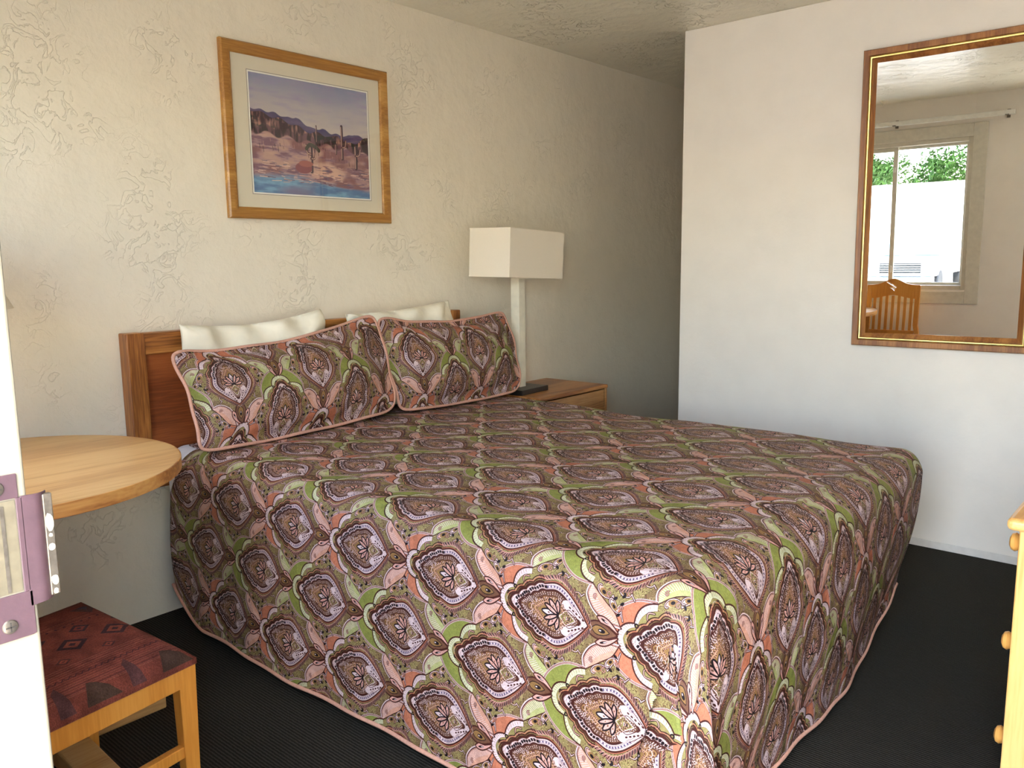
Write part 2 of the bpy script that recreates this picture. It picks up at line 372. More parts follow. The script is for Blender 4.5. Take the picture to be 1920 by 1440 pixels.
def printed(name,im,rough=.8,spec=.2,bump=0,bscale=60,gain=1.0,sheen=0):
    m,nt,b=new_mat(name,rough,spec);N=nt.nodes.new;L=nt.links.new
    uv=N('ShaderNodeUVMap');uv.uv_map='UVMap';t=N('ShaderNodeTexImage');t.image=im;L(uv.outputs[0],t.inputs['Vector'])
    if gain!=1:
        g=N('ShaderNodeMix');g.data_type='RGBA';g.blend_type='MULTIPLY';g.inputs[0].default_value=1;g.inputs[7].default_value=(gain,gain,gain,1)
        L(t.outputs['Color'],g.inputs[6]);L(g.outputs[2],b.inputs['Base Color'])
    else:L(t.outputs['Color'],b.inputs['Base Color'])
    b.inputs['Sheen Weight'].default_value=sheen
    if bump:
        tc=N('ShaderNodeTexCoord');v=N('ShaderNodeTexVoronoi');v.feature='SMOOTH_F1';v.inputs['Scale'].default_value=bscale
        L(tc.outputs['Object'],v.inputs['Vector'])
        n=N('ShaderNodeTexNoise');n.inputs['Scale'].default_value=14;n.inputs['Detail'].default_value=3;L(tc.outputs['Object'],n.inputs['Vector'])
        a=N('ShaderNodeMath');a.operation='MULTIPLY_ADD';a.inputs[1].default_value=1.4;L(n.outputs['Fac'],a.inputs[0]);L(v.outputs['Distance'],a.inputs[2])
        bp=N('ShaderNodeBump');bp.inputs['Strength'].default_value=.8;bp.inputs['Distance'].default_value=bump;L(a.outputs[0],bp.inputs['Height']);L(bp.outputs['Normal'],b.inputs['Normal'])
    return m
def pane(name,refl=.06,rough=0.0,tint=(1,1,1,1)):
    m=bpy.data.materials.new(name);m.use_nodes=True;nt=m.node_tree;nt.nodes.clear();N=nt.nodes.new;L=nt.links.new
    o=N('ShaderNodeOutputMaterial');mx=N('ShaderNodeMixShader');tr=N('ShaderNodeBsdfTransparent');gl=N('ShaderNodeBsdfGlossy');gl.inputs['Roughness'].default_value=rough;tr.inputs['Color'].default_value=tint
    lw=N('ShaderNodeLayerWeight');lw.inputs['Blend'].default_value=.5;pw=N('ShaderNodeMath');pw.operation='POWER';pw.inputs[1].default_value=5;L(lw.outputs['Facing'],pw.inputs[0])
    fr=N('ShaderNodeMath');fr.operation='MULTIPLY_ADD';fr.inputs[1].default_value=.85;fr.inputs[2].default_value=.035;L(pw.outputs[0],fr.inputs[0]);L(fr.outputs[0],mx.inputs[0]);L(tr.outputs[0],mx.inputs[1]);L(gl.outputs[0],mx.inputs[2]);L(mx.outputs[0],o.inputs['Surface'])
    return m

M_wall=plaster('warm_white_plaster',(232,222,201),.36,.008,.17,.6)
M_wall2=plaster('smooth_white_plaster',(238,231,221),.5,.0035,.05,.4,3)
M_ceil=plaster('ceiling_plaster',(232,225,204),.30,.013,.5,.7,7)
M_trim=plain('cream_trim_paint',(214,208,192),.45)
M_jamb=plain('jamb_paint',(130,120,102),.4,noise=.04,scale=60,bump=.0015,bscale=35)
M_oak=wood('honey_oak',(196,138,74),(170,108,50),(128,74,32),'z',.4)
M_oak_y=wood('honey_oak_y',(190,130,68),(166,104,48),(120,70,30),'y',.4)
M_panel=wood('red_brown_panel',(160,88,44),(146,76,38),(122,60,30),'y',.38,ring=4)
M_frame=wood('picture_oak',(196,148,78),(178,128,60),(156,106,46),'z',.35)
M_frame_y=wood('picture_oak_y',(196,148,78),(178,128,60),(156,106,46),'y',.35)
M_pine=wood('yellow_pine',(236,184,112),(228,172,98),(208,146,76),'z',.36,ring=5)
M_pine_y=wood('yellow_pine_y',(236,184,112),(228,172,98),(208,146,76),'y',.36,ring=5)
M_lam=wood('maple_laminate',(204,166,110),(196,154,98),(180,136,84),'y',.42,ring=7)
M_lam_edge=wood('table_edge_wood',(212,160,92),(196,138,74),(158,100,50),'y',.38,scale=.6,ring=14)
M_night=wood('nightstand_wood',(180,134,84),(162,114,66),(130,86,46),'y',.38,ring=8)
M_night_top=wood('nightstand_top',(188,132,78),(166,108,56),(132,80,38),'y',.34,ring=8)
M_chair=wood('chair_maple',(226,158,72),(220,150,64),(208,136,54),'z',.34,ring=4)
M_walnut=wood('mirror_walnut',(176,120,66),(160,104,54),(130,80,40),'z',.32)
M_walnut_x=wood('mirror_walnut_x',(176,120,66),(160,104,54),(130,80,40),'x',.32)
M_gold=plain('gilt_line',(240,214,130),.28,metal=1,noise=.05)
M_linen=plain('white_pillowcase',(234,226,204),.85,spec=.2,noise=.03,bump=.012,bscale=9)
M_sheet=plain('white_sheet',(225,226,230),.85,spec=.2)
M_pipe=plain('peach_piping',(200,152,132),.75,spec=.2,noise=.1,scale=150)
M_shade=plain('cream_lampshade',(232,220,200),.8,spec=.2,noise=.02,scale=400,bump=.0004,bscale=900)
M_pole=plain('white_lamp_metal',(228,220,198),.4)
M_black=plain('dark_base',(44,38,34),.35)
M_mat=plain('cream_mat_board',(226,216,192),.85,spec=.1,noise=.01)
M_liner=plain('mat_bevel',(244,240,230),.8,noise=.01)
M_plum=plain('chipped_plum_paint',(70,48,52),.42,noise=.1,scale=120,bump=.0006,bscale=120)
M_steel=plain('bare_steel',(110,100,88),.35,metal=.8,noise=.25,scale=160)
M_chip=plain('old_cream_paint',(188,180,158),.5)
M_plastic=plain('white_plastic',(232,230,222),.4)
M_brass=plain('pine_knob_wood',(218,160,82),.28,noise=.08,scale=40)
M_glass=pane('window_glass',tint=(.62,.63,.64,1))
M_pglass=pane('picture_glass')
mm,nt,b=new_mat('silvered_glass',0.0);b.inputs['Metallic'].default_value=1;b.inputs['Base Color'].default_value=(.93,.94,.93,1);M_mirror=mm
# carpet: dark cut pile with fine ribs
M_carpet,nt,b=new_mat('dark_carpet',.95,.1);N=nt.nodes.new;L=nt.links.new
tc=N('ShaderNodeTexCoord');mp=N('ShaderNodeMapping');mp.inputs['Rotation'].default_value=(0,0,.0);L(tc.outputs['Object'],mp.inputs['Vector'])
w=N('ShaderNodeTexWave');w.bands_direction='Y';w.inputs['Scale'].default_value=34;w.inputs['Distortion'].default_value=1.6;w.inputs['Detail'].default_value=3;w.inputs['Detail Scale'].default_value=3;L(mp.outputs[0],w.inputs['Vector'])
n=N('ShaderNodeTexNoise');n.inputs['Scale'].default_value=380;n.inputs['Detail'].default_value=2;L(mp.outputs[0],n.inputs['Vector'])
a=N('ShaderNodeMath');a.operation='MULTIPLY';L(w.outputs['Fac'],a.inputs[0]);L(n.outputs['Fac'],a.inputs[1])
r=N('ShaderNodeValToRGB');e=r.color_ramp.elements;e[0].position=.1;e[0].color=lin((38,36,31));e[1].position=.6;e[1].color=lin((66,63,56));L(a.outputs[0],r.inputs['Fac']);L(r.outputs['Color'],b.inputs['Base Color'])
bp=N('ShaderNodeBump');bp.inputs['Strength'].default_value=.8;bp.inputs['Distance'].default_value=.003;L(a.outputs[0],bp.inputs['Height']);L(bp.outputs['Normal'],b.inputs['Normal'])
IM_quilt=image('quilt_print',quilt_tile())
M_quilt=printed('paisley_quilt',IM_quilt,.62,.3,bump=.008,bscale=26,gain=QG,sheen=.0)
M_sham=printed('paisley_sham',IM_quilt,.62,.3,bump=.010,bscale=24,gain=QG)

# ---------------------------------------------------------------- room
H=2.44;D=3.899;YF=.18;YO=-.03;XW=3.24;XJ=2.35;XD=3.17;ZD=2.05
WX0,WX1,WZ0,WZ1=.33,1.50,.90,2.12
struct(MB().box((-.12,YO,-.1),(XW+.12,6.6,0)).out('floor',M_carpet))
struct(MB().box((-.12,YO,H),(XW+.12,6.6,H+.12)).out('ceiling',M_ceil))
struct(MB().box((-.12,YO,0),(0,6.6,H)).out('wall_left',M_wall))
m=MB();m.box((.723,D,0),(XW,D+.12,H));struct(m.out('wall_mirror',M_wall2,bevel=.004))
struct(MB().box((0,6.45,0),(XW,6.6,H)).out('wall_far',M_wall))
struct(MB().box((XW,YO,0),(XW+.12,6.6,H)).out('wall_right',M_wall2))
m=MB()  # front wall with window and doorway
m.box((0,YO,0),(WX0,YF,H)).box((WX0,YO,0),(WX1,YF,WZ0)).box((WX0,YO,WZ1),(WX1,YF,H)).box((WX1,YO,0),(XJ-.03,YF-.004,H)).box((XJ-.03,YO,ZD+.03),(XD+.03,YF-.004,H)).box((XD+.03,YO,0),(XW,YF,H))
struct(m.out('wall_front',M_wall2))
# strip of baseboard paint along the mirror wall
struct(MB().box((.723,D-.004,0),(XW,D,.035)).out('baseboard_mirror_wall',plain('baseboard_paint',(222,216,208),.5),bevel=.002))

# window in the front wall: trim, sliding frame, panes
w1=bpy.data.objects.new('window_1',None);link(w1);w1.location=((WX0+WX1)/2,YF,WZ0);struct(w1)
inv=Matrix.Translation(-Vector(w1.location))
def ring(mb,x0,x1,z0,z1,t,y0,y1,tb=None):
    tb=tb or t
    mb.box((x0,y0,z0),(x0+t,y1,z1));mb.box((x1-t,y0,z0),(x1,y1,z1));mb.box((x0+t,y0,z1-t),(x1-t,y1,z1));mb.box((x0+t,y0,z0),(x1-t,y1,z0+tb));return mb
ring(MB(),WX0-.10,WX1+.10,WZ0-.115,WZ1+.10,.10,YF,YF+.012).out('casing',M_trim,w1,bevel=.003,inv=inv)
ring(MB(),WX0,WX1,WZ0,WZ1,.035,.05,YF-.01).out('window_frame',M_trim,w1,bevel=.003,inv=inv)
mx_=.915
s1=ring(MB(),WX0+.035,mx_+.02,WZ0+.035,WZ1-.035,.035,.115,.14).out('sash',M_trim,w1,bevel=.002,inv=inv)
s2=ring(MB(),mx_-.01,WX1-.035,WZ0+.035,WZ1-.035,.022,.08,.105).out('sash',M_trim,w1,bevel=.002,inv=inv)
MB().box((WX0+.06,.126,WZ0+.06),(mx_,.129,WZ1-.06)).out('pane',M_glass,s1,inv=inv)
MB().box((mx_,.091,WZ0+.05),(WX1-.05,.094,WZ1-.05)).out('pane',M_glass,s2,inv=inv)
lt=MB().box((mx_-.012,.14,1.04),(mx_+.008,.152,1.10)).box((mx_-.012,.14,1.88),(mx_+.008,.152,1.92)).out('latch',M_plastic,s1,bevel=.002,inv=inv)

# doorway: painted jambs, head; the strike plate on the near jamb
dr=bpy.data.objects.new('door_1',None);link(dr);dr.location=(XJ,YF,0);struct(dr);inv=Matrix.Translation(-Vector(dr.location))
m=MB();m.box((XJ-.03,YO,0),(XJ,.180,ZD+.03))
o=m.out('door_jamb',M_jamb,dr,bevel=.0022,seg=3,inv=inv)
MB().box((XD,YO,0),(XD+.03,YF,ZD+.03)).out('door_jamb',M_jamb,dr,bevel=.002,inv=inv)
MB().box((XJ,YO,ZD),(XD,YF,ZD+.03)).out('door_head',M_jamb,dr,bevel=.002,inv=inv)
# strike plate: T plate with cup and curled lip (y along jamb depth, z up)
e_=.0012;xp=XJ
m=MB()
def py(P,x0,x1):  # polygon in (y,z) -> slab in x
    n=len(P);v=[(x0,a,b) for a,b in P]+[(x1,a,b) for a,b in P]
    m.add(v,[tuple(range(n-1,-1,-1)),tuple(range(n,2*n))]+[(i,(i+1)%n,n+(i+1)%n,n+i) for i in range(n)])
z0,z1=1.0595,1.1665;c0,c1=1.089,1.151
py([(.140,c1),(.1746,c1),(.1746,z1),(.140,z1)],xp,xp+e_)
py([(.140,z0),(.1755,z0),(.1775,z0+.0005),(.1775,c0),(.140,c0)],xp,xp+e_)
py([(.1728,c0),(.1765,c0),(.1765,c1),(.1728,c1)],xp,xp+e_)
py([(.140,c0),(.146,c0),(.146,c1),(.140,c1)],xp,xp+e_)
st=m.out('strike_plate',M_plum,dr,bevel=.0004,inv=inv)
# curled lip
v=[];f=[];K=9
for i in range(K+1):
    t=i/K;yy=.1755+.0170*t;xx=xp+e_-.006*max(0,t-.45)**2/.3
    zt=1.1515-.0006*t;zb=1.0785+.001*t-(.0 if t<.9 else -.002)
    v+=[(xx,yy,zb),(xx,yy,zt),(xx-.0013,yy,zb),(xx-.0013,yy,zt)]
for i in range(K):
    a=i*4;b_=a+4
    f+=[(a,b_,b_+1,a+1),(a+2,a+3,b_+3,b_+2),(a+1,b_+1,b_+3,a+3),(a,a+2,b_+2,b_)]
f+=[(0,1,3,2),(K*4,K*4+2,K*4+3,K*4+1)]
lip=MB().add(v,f).out('lip',M_plum,st,bevel=.0003,inv=inv,auto=True)
# bare edge with paint chips
MB().box((xp-.0045,.1885,1.081),(xp-.0002,.1945,1.1495)).out('worn_edge',M_steel,st,bevel=.0008,inv=inv)
rnd=random.Random(4)
for (za,zb,w_) in ((1.1245,1.1365,.0052),(1.1205,1.123,.0022),(1.111,1.1165,.0042),(1.088,1.095,.0046),(1.0815,1.0855,.003)):
    P=[]
    for k in range(10):
        a_=k*.6283;P.append((.1915+math.cos(a_)*w_*.5*rnd.uniform(.8,1.1),(za+zb)/2+math.sin(a_)*(zb-za)*.5*rnd.uniform(.8,1.1)))
    m=MB();py(P,xp-.0004,xp+.0003);m.out('paint_chip',M_chip,st,inv=inv)
# cup behind the opening
m=MB();m.box((xp-.0285,.146,c0),(xp-.028,.1728,c1));m.box((xp-.028,.1718,c0),(xp,.1728,c1));m.box((xp-.028,.146,c0),(xp,.147,c1))
M_cup=plain('cup_metal',(104,94,74),.45,metal=.3,noise=.2,scale=90)
cup=MB().box((xp+.0002,.147,c0+.001),(xp+.0006,.1722,c1-.001)).out('cup',M_cup,st,inv=inv)
MB().box((xp+.0006,.1635,c0+.002),(xp+.0012,.1655,c1-.004)).out('cup_edge',M_steel,st,inv=inv)
for zc in (1.1585,1.0690):
    R=Matrix.Translation((xp+e_,.1625,zc))@Matrix.Rotation(math.pi/2,4,'Y')
    sc_=MB().lathe([(0,.0016),(.0025,.0016),(.0042,.0010),(.0047,0)],28,R,caps=False).out('screw',M_steel,st,inv=inv,auto=True)
    m=MB();m.box((xp+e_+.0012,.1595,zc-.0004),(xp+e_+.0018,.1655,zc+.0004)).box((xp+e_+.0012,.1621,zc-.003),(xp+e_+.0018,.1629,zc+.003)).out('slot',M_black,sc_,inv=inv)

# ---------------------------------------------------------------- bed
def frame_thing(t):return Matrix.Translation(-Vector(t.location))
BH=.655
bed=thing('bed','large bed with oak-framed headboard, under the paisley quilt along the left wall','bed',(1.1,2.1,0));inv=frame_thing(bed)
hb=MB();y0,y1=1.262,2.905
hb.box((.004,y0+.06,.985),(.060,y1-.06,1.060)).box((.004,y0+.06,.50),(.060,y1-.06,.56)).box((.004,2.05,.56),(.056,2.11,.985))
hbo=hb.out('headboard',M_oak_y,bed,bevel=.004,inv=inv)
MB().box((.003,y0,.50),(.064,y0+.066,1.062)).out('post',M_oak,hbo,bevel=.004,inv=inv)
MB().box((.003,y1-.066,.50),(.064,y1,1.062)).out('post',M_oak,hbo,bevel=.004,inv=inv)
MB().box((.024,y0+.06,.555),(.042,2.055,.99)).out('panel',M_panel,hbo,inv=inv)
MB().box((.024,2.105,.555),(.042,y1-.06,.99)).out('panel',M_panel,hbo,inv=inv)
MB().box((.07,1.46,.33),(2.07,2.90,.615)).out('mattress',M_sheet,bed,bevel=.05,seg=4,inv=inv)
MB().box((.07,1.47,.13),(2.125,2.925,.33)).out('box_spring',plain('box_spring_cloth',(196,198,202),.8),bed,bevel=.02,inv=inv)
for q in ((.2,1.6),(.2,2.76),(1.95,1.6),(1.95,2.76)):
    MB().box((q[0]-.02,q[1]-.02,0),(q[0]+.02,q[1]+.02,.13)).out('bed_leg',M_black,bed,inv=inv)
m=MB();V_=[];F_=[];S_=24
for i in range(5):
    x=.066+.05*i
    for j in range(S_+1):
        a=j/S_*math.pi/2;r_=.07;V_.append((x,1.445-r_*math.sin(a),.640-r_*(1-math.cos(a))))
    V_+=[(x,1.374,.30),(x,2.93,.640)]
n_=S_+3
for i in range(4):
    for j in range(S_):F_.append((i*n_+j,i*n_+j+1,(i+1)*n_+j+1,(i+1)*n_+j))
    F_.append((i*n_+S_,i*n_+S_+1,(i+1)*n_+S_+1,(i+1)*n_+S_));F_.append((i*n_,(i+1)*n_,(i+1)*n_+S_+2,i*n_+S_+2))
m.add(V_,F_).out('flat_sheet',M_sheet,bed,True,inv=inv)
# quilt
NR=random.Random(11)
def wob(x,y,s=1.0):
    return (math.sin(x*7.1+y*3.3)+math.sin(x*3.7-y*8.9+1.3)*.7+math.sin(x*13.3+y*11.7+.4)*.4)*s
EY0,EY1,EX1=1.445,2.93,2.115;R0=.075
def prof(d,slope):
    q=R0*math.pi/2
    if d<q:return R0*math.sin(d/R0),R0*(1-math.cos(d/R0))
    return R0+(d-q)*slope,R0+(d-q)*math.sqrt(1-slope*slope)
DROP=.648
us=[.095+i*(EX1-.095)/150 for i in range(150)]+[EX1+i*DROP/56 for i in range(57)]
vs=[EY0-DROP+i*DROP/56 for i in range(56)]+[EY0+i*(EY1-EY0)/100 for i in range(100)]+[EY1+i*DROP/56 for i in range(57)]
def quilt_pt(u,v):
    du=max(0,u-EX1);dv=max(0,EY0-v) if v<EY0 else max(0,v-EY1);near=v<EY0
    d=math.hypot(du,dv)
    if du==0 and dv>0 and u<.26:d*=1-.12*((.26-u)/.165)**2.5
    th=math.atan2(du,dv) if d>1e-9 else 0   # 0 side, pi/2 foot
    if d>DROP:d_=DROP
    else:d_=d
    s_side=.10 if near else .06-.10*min(1,max(0,(u-1.6)/.5))
    s_foot=-.035-(.07*min(1,max(0,(v-2.3)/.6)))
    tt=th/(math.pi/2)
    if du==0 and dv==0:
        cr=.010*math.sin(math.pi*(v-EY0)/(EY1-EY0))+.004*wob(u,v)
        return (u,v,BH-.008+cr)
    if dv==0:tt=1
    elif du==0:tt=0
    slope=s_side*(1-tt)+s_foot*tt
    dlen=d_
    o,fz=prof(dlen,slope)
    corner=4*tt*(1-tt) if (du>0 and dv>0) else 0
    fall=min(1,max(0,(fz-.06)/.5))
    # folds in the corner cloth, ripples along the sides
    if corner>0:
        if near:pass
        else:o+=corner**.7*fall*(.0+.025*math.sin(tt*math.pi*3-.6))-.11*corner*fall
    if du==0:
        o+=fall*.007*math.sin(u*6+2.2)+fall*.003*math.sin(u*23)
    if dv==0:
        o+=fall*.005*math.sin(v*9+.3)+fall*.003*math.sin(v*27+1)
        o+=.018*math.sin(min(1,fz/.55)*math.pi)
    else:o+=fall*.004*wob(u,v)
    z=BH-.008-fz+.004*wob(u,v)*(1-fall)
    # hem lifts towards the far foot corner
    if not near and tt>.02:
        pass
    lift=0
    if v>2.45 and u>1.6:lift=min(1,(v-2.45)/.55)**1.4*.15*min(1,(u-1.6)/.5)
    z+=lift*fall
    z=max(z,.03+lift*.9)
    ct,st_=math.cos(th),math.sin(th)
    if du==0:ct,st_=1,0
    if dv==0:ct,st_=0,1
    py_=(EY0-ct*o if near else EY1+ct*o) if dv>0 else v
    px_=EX1+st_*o if du>0 else u
    if corner>0 and near:
        K=[(0,0,-o),(.15,.085,-o-.002),(.33,-.032,-o-.014),(.62,.085,-o-.030),(.82,.128,-.075),(1,o,0)]
        q=0
        while tt>K[q+1][0]:q+=1
        A,B=K[q],K[q+1];w_=(tt-A[0])/(B[0]-A[0]);w_=w_*w_*(3-2*w_)*.3+w_*.7
        fx=A[1]+(B[1]-A[1])*w_;fy=A[2]+(B[2]-A[2])*w_;g_=min(1,fall*1.7)
        px_=px_*(1-g_)+(EX1+fx)*g_;py_=py_*(1-g_)+(EY0+fy)*g_
    if u<.34 and du==0:
        px_+=(1-(u-.095)/.245)*(.085*(1-min(1,fz/.16))-.012*min(1,fz/.3)+.06*max(0,(fz-.33)/.2)**2)
    if du==0 and near and u<.35:
        py_+=fall*.02*(1-(u-.095)/.255)
    return (px_,py_,z)
vv=[];uvq=[];idx={}
cut=.0
for i,u in enumerate(us):
    for j,v in enumerate(vs):
        du=max(0,u-EX1);dv=max(0,EY0-v,v-EY1);d=math.hypot(du,dv)
        if d>DROP+1e-6 and du>0 and dv>0:
            k=DROP/d;dv2=dv*k;du2=du*k
            uu=EX1+du2;v2=EY0-dv2 if v<EY0 else EY1+dv2
        else:uu,v2=u,v
        vv.append(quilt_pt(uu,v2));uvq.append((.75+(v2-1.455)/.36,.814-(uu-1.675)/.328))
ff=[]
nv=len(vs)
def outside(i,j):
    du=max(0,us[i]-EX1);dv=max(0,EY0-vs[j],vs[j]-EY1);return math.hypot(du,dv)>DROP+1e-6 and du>0 and dv>0
for i in range(len(us)-1):
    for j in range(nv-1):
        c=[(i,j),(i+1,j),(i+1,j+1),(i,j+1)]
        if all(outside(*q) for q in c):continue
        ff.append(tuple(a*nv+b_ for a,b_ in c))
# drop loose vertices
used=sorted({k for f_ in ff for k in f_});mp_={k:n_ for n_,k in enumerate(used)}
quilt=mesh('quilt',[vv[k] for k in used],[tuple(mp_[k] for k in f_) for f_ in ff],M_quilt,None,True,[uvq[k] for k in used])
sd=quilt.modifiers.new('thick','SOLIDIFY');sd.thickness=.005;sd.offset=-1
tag(quilt,'quilted paisley bedspread in brown, green and peach covering the bed','bedspread')
quilt.data.flip_normals() if quilt.data.polygons[len(quilt.data.polygons)//3].normal.z<0 else None
# piping round the hem
hem=[];step=40
hem+=[quilt_pt(.075+(EX1-.075)*i/90,EY0-DROP) for i in range(91)]
hem+=[quilt_pt(EX1+DROP*math.sin(a),EY0-DROP*math.cos(a)) for a in [math.pi/2*i/40 for i in range(1,40)]]
hem+=[quilt_pt(EX1+DROP,EY0+(EY1-EY0)*i/60) for i in range(61)]
hem+=[quilt_pt(EX1+DROP*math.cos(a),EY1+DROP*math.sin(a)) for a in [math.pi/2*i/40 for i in range(1,40)]]
hem+=[quilt_pt(EX1-(EX1-.075)*i/90,EY1+DROP) for i in range(91)]
MB().tube(hem,.006,8).out('piping',M_pipe,quilt,True)

# ---------------------------------------------------------------- pillows
def patch_pillow(name,C,front,back,mat,pipe,label,cat,group,U0=None,seed=0,edge=None,nrm=None,ear=.0,puff=.5,wr=.004):
    """C: corners BL,BR,TR,TL ; edge: offsets of the bottom,right,top,left edge middles"""
    BL,BR,TR,TL=[Vector(c) for c in C];edge=[Vector(e) for e in (edge or [(0,0,0)]*4)]
    base=(BL+BR)/2;base=Vector((base.x,base.y,min(BL.z,BR.z)))
    nx=((BR-BL).cross(TL-BL)).normalized()
    if nx.x<0:nx=-nx
    n,m_=56,34;rr=random.Random(seed);ph=[rr.uniform(0,6) for _ in range(6)]
    V=[];UV=[]
    wd=((BR-BL).length+(TR-TL).length)/2;ht=((TL-BL).length+(TR-BR).length)/2
    def P(a,b):
        if pipe:
            x_,y_=2*a-1,2*b-1;mxx=max(abs(x_),abs(y_));
            if mxx>0:
                pw=13;sc_=mxx/((abs(x_)**pw+abs(y_)**pw)**(1/pw));x_*=sc_;y_*=sc_;a=(x_+1)/2;b=(y_+1)/2
        q=BL*(1-a)*(1-b)+BR*a*(1-b)+TR*a*b+TL*(1-a)*b
        ea=4*a*(1-a);eb=4*b*(1-b)
        return q+edge[0]*ea*(1-b)+edge[2]*ea*b+edge[1]*eb*a+edge[3]*eb*(1-a)
    for side in (0,1):
        for j in range(m_+1):
            for i in range(n+1):
                a,b=i/n,j/m_
                fl=.05 if pipe else 0.0
                aa=min(1,max(0,(a-fl)/(1-2*fl)));bb=min(1,max(0,(b-fl*1.6)/(1-3.2*fl)))
                h=max(0,4*aa*(1-aa))**puff*max(0,4*bb*(1-bb))**puff
                w_=math.sin(a*9+b*5+ph[0])+math.sin(a*17-b*11+ph[1])*.6+math.sin(a*5-b*19+ph[2])*.6
                rad=math.exp(-((a*(1-a)*4)**2)*3)+math.exp(-((b*(1-b)*4)**2)*3)
                w_+=1.5*rad*math.sin((a*23 if abs(b-.5)>abs(a-.5) else b*17)+ph[3])
                q=P(a,b);t=(front if side==0 else -back)
                q=q+nx*(t*h+(wr*w_*(.3+h) if side==0 else 0)+(.0025 if side==0 else -.0025))
                # ripple of the flange
                e_=max(0,1-min(a,1-a)/.08)+max(0,1-min(b,1-b)/.1)
                q=q+nx*.006*min(1,e_)*math.sin(a*19+b*15+ph[4])
                V.append(q)
                if U0:UV.append((U0[0]+(a*wd)/.345,U0[1]+(b*ht)/.328))
                else:UV.append((a,b))
    F=[];S=(n+1)*(m_+1)
    for j in range(m_):
        for i in range(n):
            k=j*(n+1)+i;F.append((k,k+1,k+n+2,k+n+1));F.append((S+k,S+k+n+1,S+k+n+2,S+k+1))
    rim=[(i,0) for i in range(n)]+[(n,j) for j in range(m_)]+[(i,m_) for i in range(n,0,-1)]+[(0,j) for j in range(m_,0,-1)]
    for q in range(len(rim)):
        (i,j),(i2,j2)=rim[q],rim[(q+1)%len(rim)];k=j*(n+1)+i;k2=j2*(n+1)+i2;F.append((k,S+k,S+k2,k2))
    o=mesh(name,[v-base for v in V],F,mat,None,True,UV);o.location=base;tag(o,label,cat,group)
    if pipe:
        pts=[(V[j*(n+1)+i]+V[S+j*(n+1)+i])/2-base for i,j in rim]
        MB().tube(pts,.0062,8,closed=True).out('piping',M_pipe,o,True)
    return o
patch_pillow('pillow_sham',[(.345,1.350,.668),(.325,2.238,.686),(.185,2.250,1.088),(.185,1.345,1.004)],.085,.02,M_sham,True,
    'paisley pillow sham with peach piping, nearer the round table','pillow','paisley shams against the headboard',(.25-(1.502-1.362)/.345-.02,.314-.25/.328),2,edge=[(.0,0,-.010),(0,.02,0),(.0,0,-.045),(0,.026,0)])
patch_pillow('pillow_sham',[(.325,2.268,.676),(.325,3.045,.667),(.185,3.085,1.055),(.185,2.270,1.070)],.085,.02,M_sham,True,
    'paisley pillow sham with peach piping, nearer the bedside lamp','pillow','paisley shams against the headboard',(.25-(2.384-2.262)/.345-.02,.314-.235/.328),5,edge=[(0,0,-.01),(0,.03,0),(0,0,-.04),(0,0,0)])
patch_pillow('pillow',[(.155,1.45,.67),(.155,2.08,.67),(.092,2.05,1.110),(.092,1.44,1.085)],.05,.018,M_linen,False,
    'white pillow behind the sham nearer the round table','pillow','white pillows behind the shams',None,9,edge=[(0,0,0),(0,.01,0),(0,0,-.028),(0,0,0)],wr=.011,puff=.42)
patch_pillow('pillow',[(.155,2.18,.67),(.155,2.80,.67),(.092,2.795,1.114),(.092,2.18,1.080)],.05,.018,M_linen,False,
    'white pillow behind the sham nearer the bedside lamp','pillow','white pillows behind the shams',None,12,edge=[(0,0,0),(0,.01,0),(0,0,-.012),(0,0,0)],wr=.010,puff=.42)

# ---------------------------------------------------------------- nightstand and lamp
ns=thing('nightstand','oak-coloured nightstand with one shallow drawer beyond the bed','nightstand',(.22,3.36,0));inv=frame_thing(ns)
NY0,NY1,NX=3.07,3.655,.43;NZ=.632
m=MB();m.box((.012,NY0,0),(NX-.012,NY0+.02,NZ-.02)).box((.012,NY1-.02,0),(NX-.004,NY1,NZ-.018)).box((.012,NY0+.02,.08),(.024,NY1-.02,NZ-.02)).box((.024,NY0+.02,.06),(NX-.03,NY1-.02,.08)).box((NX-.03,NY0+.02,.33),(NX-.012,NY1-.02,.35)).box((NX-.03,NY0+.02,.02),(NX-.012,NY1-.02,.08))
m.out('cabinet_body',M_night,ns,bevel=.002,inv=inv)
MB().box((.006,NY0-.006,NZ-.020),(NX+.002,NY1+.003,NZ)).out('top_panel',M_night_top,ns,bevel=.006,seg=3,inv=inv)
d1=MB().box((NX-.018,NY0+.026,.36),(NX-.004,NY1-.026,NZ-.026)).out('drawer',M_night,ns,bevel=.002,inv=inv)
MB().lathe([(0,0),(.008,0),(.008,.012),(.016,.018),(.013,.026),(0,.028)],20,Matrix.Translation((NX-.004,3.36,.47))@Matrix.Rotation(math.pi/2,4,'Y'),caps=False).out('knob',M_black,d1,inv=inv,auto=True)
MB().box((NX-.018,NY0+.026,.09),(NX-.004,NY1-.026,.325)).out('door',M_night,ns,bevel=.002,inv=inv)

LX,LY=.20,3.185
la=thing('table_lamp','lamp with white square post and rectangular cream shade on the nightstand','lamp',(LX,LY,NZ));inv=frame_thing(la)
R=Matrix.Translation((LX,LY,0))@Matrix.Rotation(.067,4,'Z')
bs=MB();bs.box((-.105,-.115,NZ),(.105,.115,NZ+.026),R);b_=bs.out('lamp_base',M_black,la,bevel=.003,inv=inv)
MB().lathe([(0,0),(.009,0),(.009,.007),(.007,.010),(0,.010)],16,R@Matrix.Translation((-.03,.085,NZ+.026)),caps=False).out('switch',M_plastic,b_,inv=inv,auto=True)
MB().box((-.026,-.026,NZ+.024),(.026,.026,1.34),R).out('lamp_post',M_pole,la,bevel=.002,inv=inv)
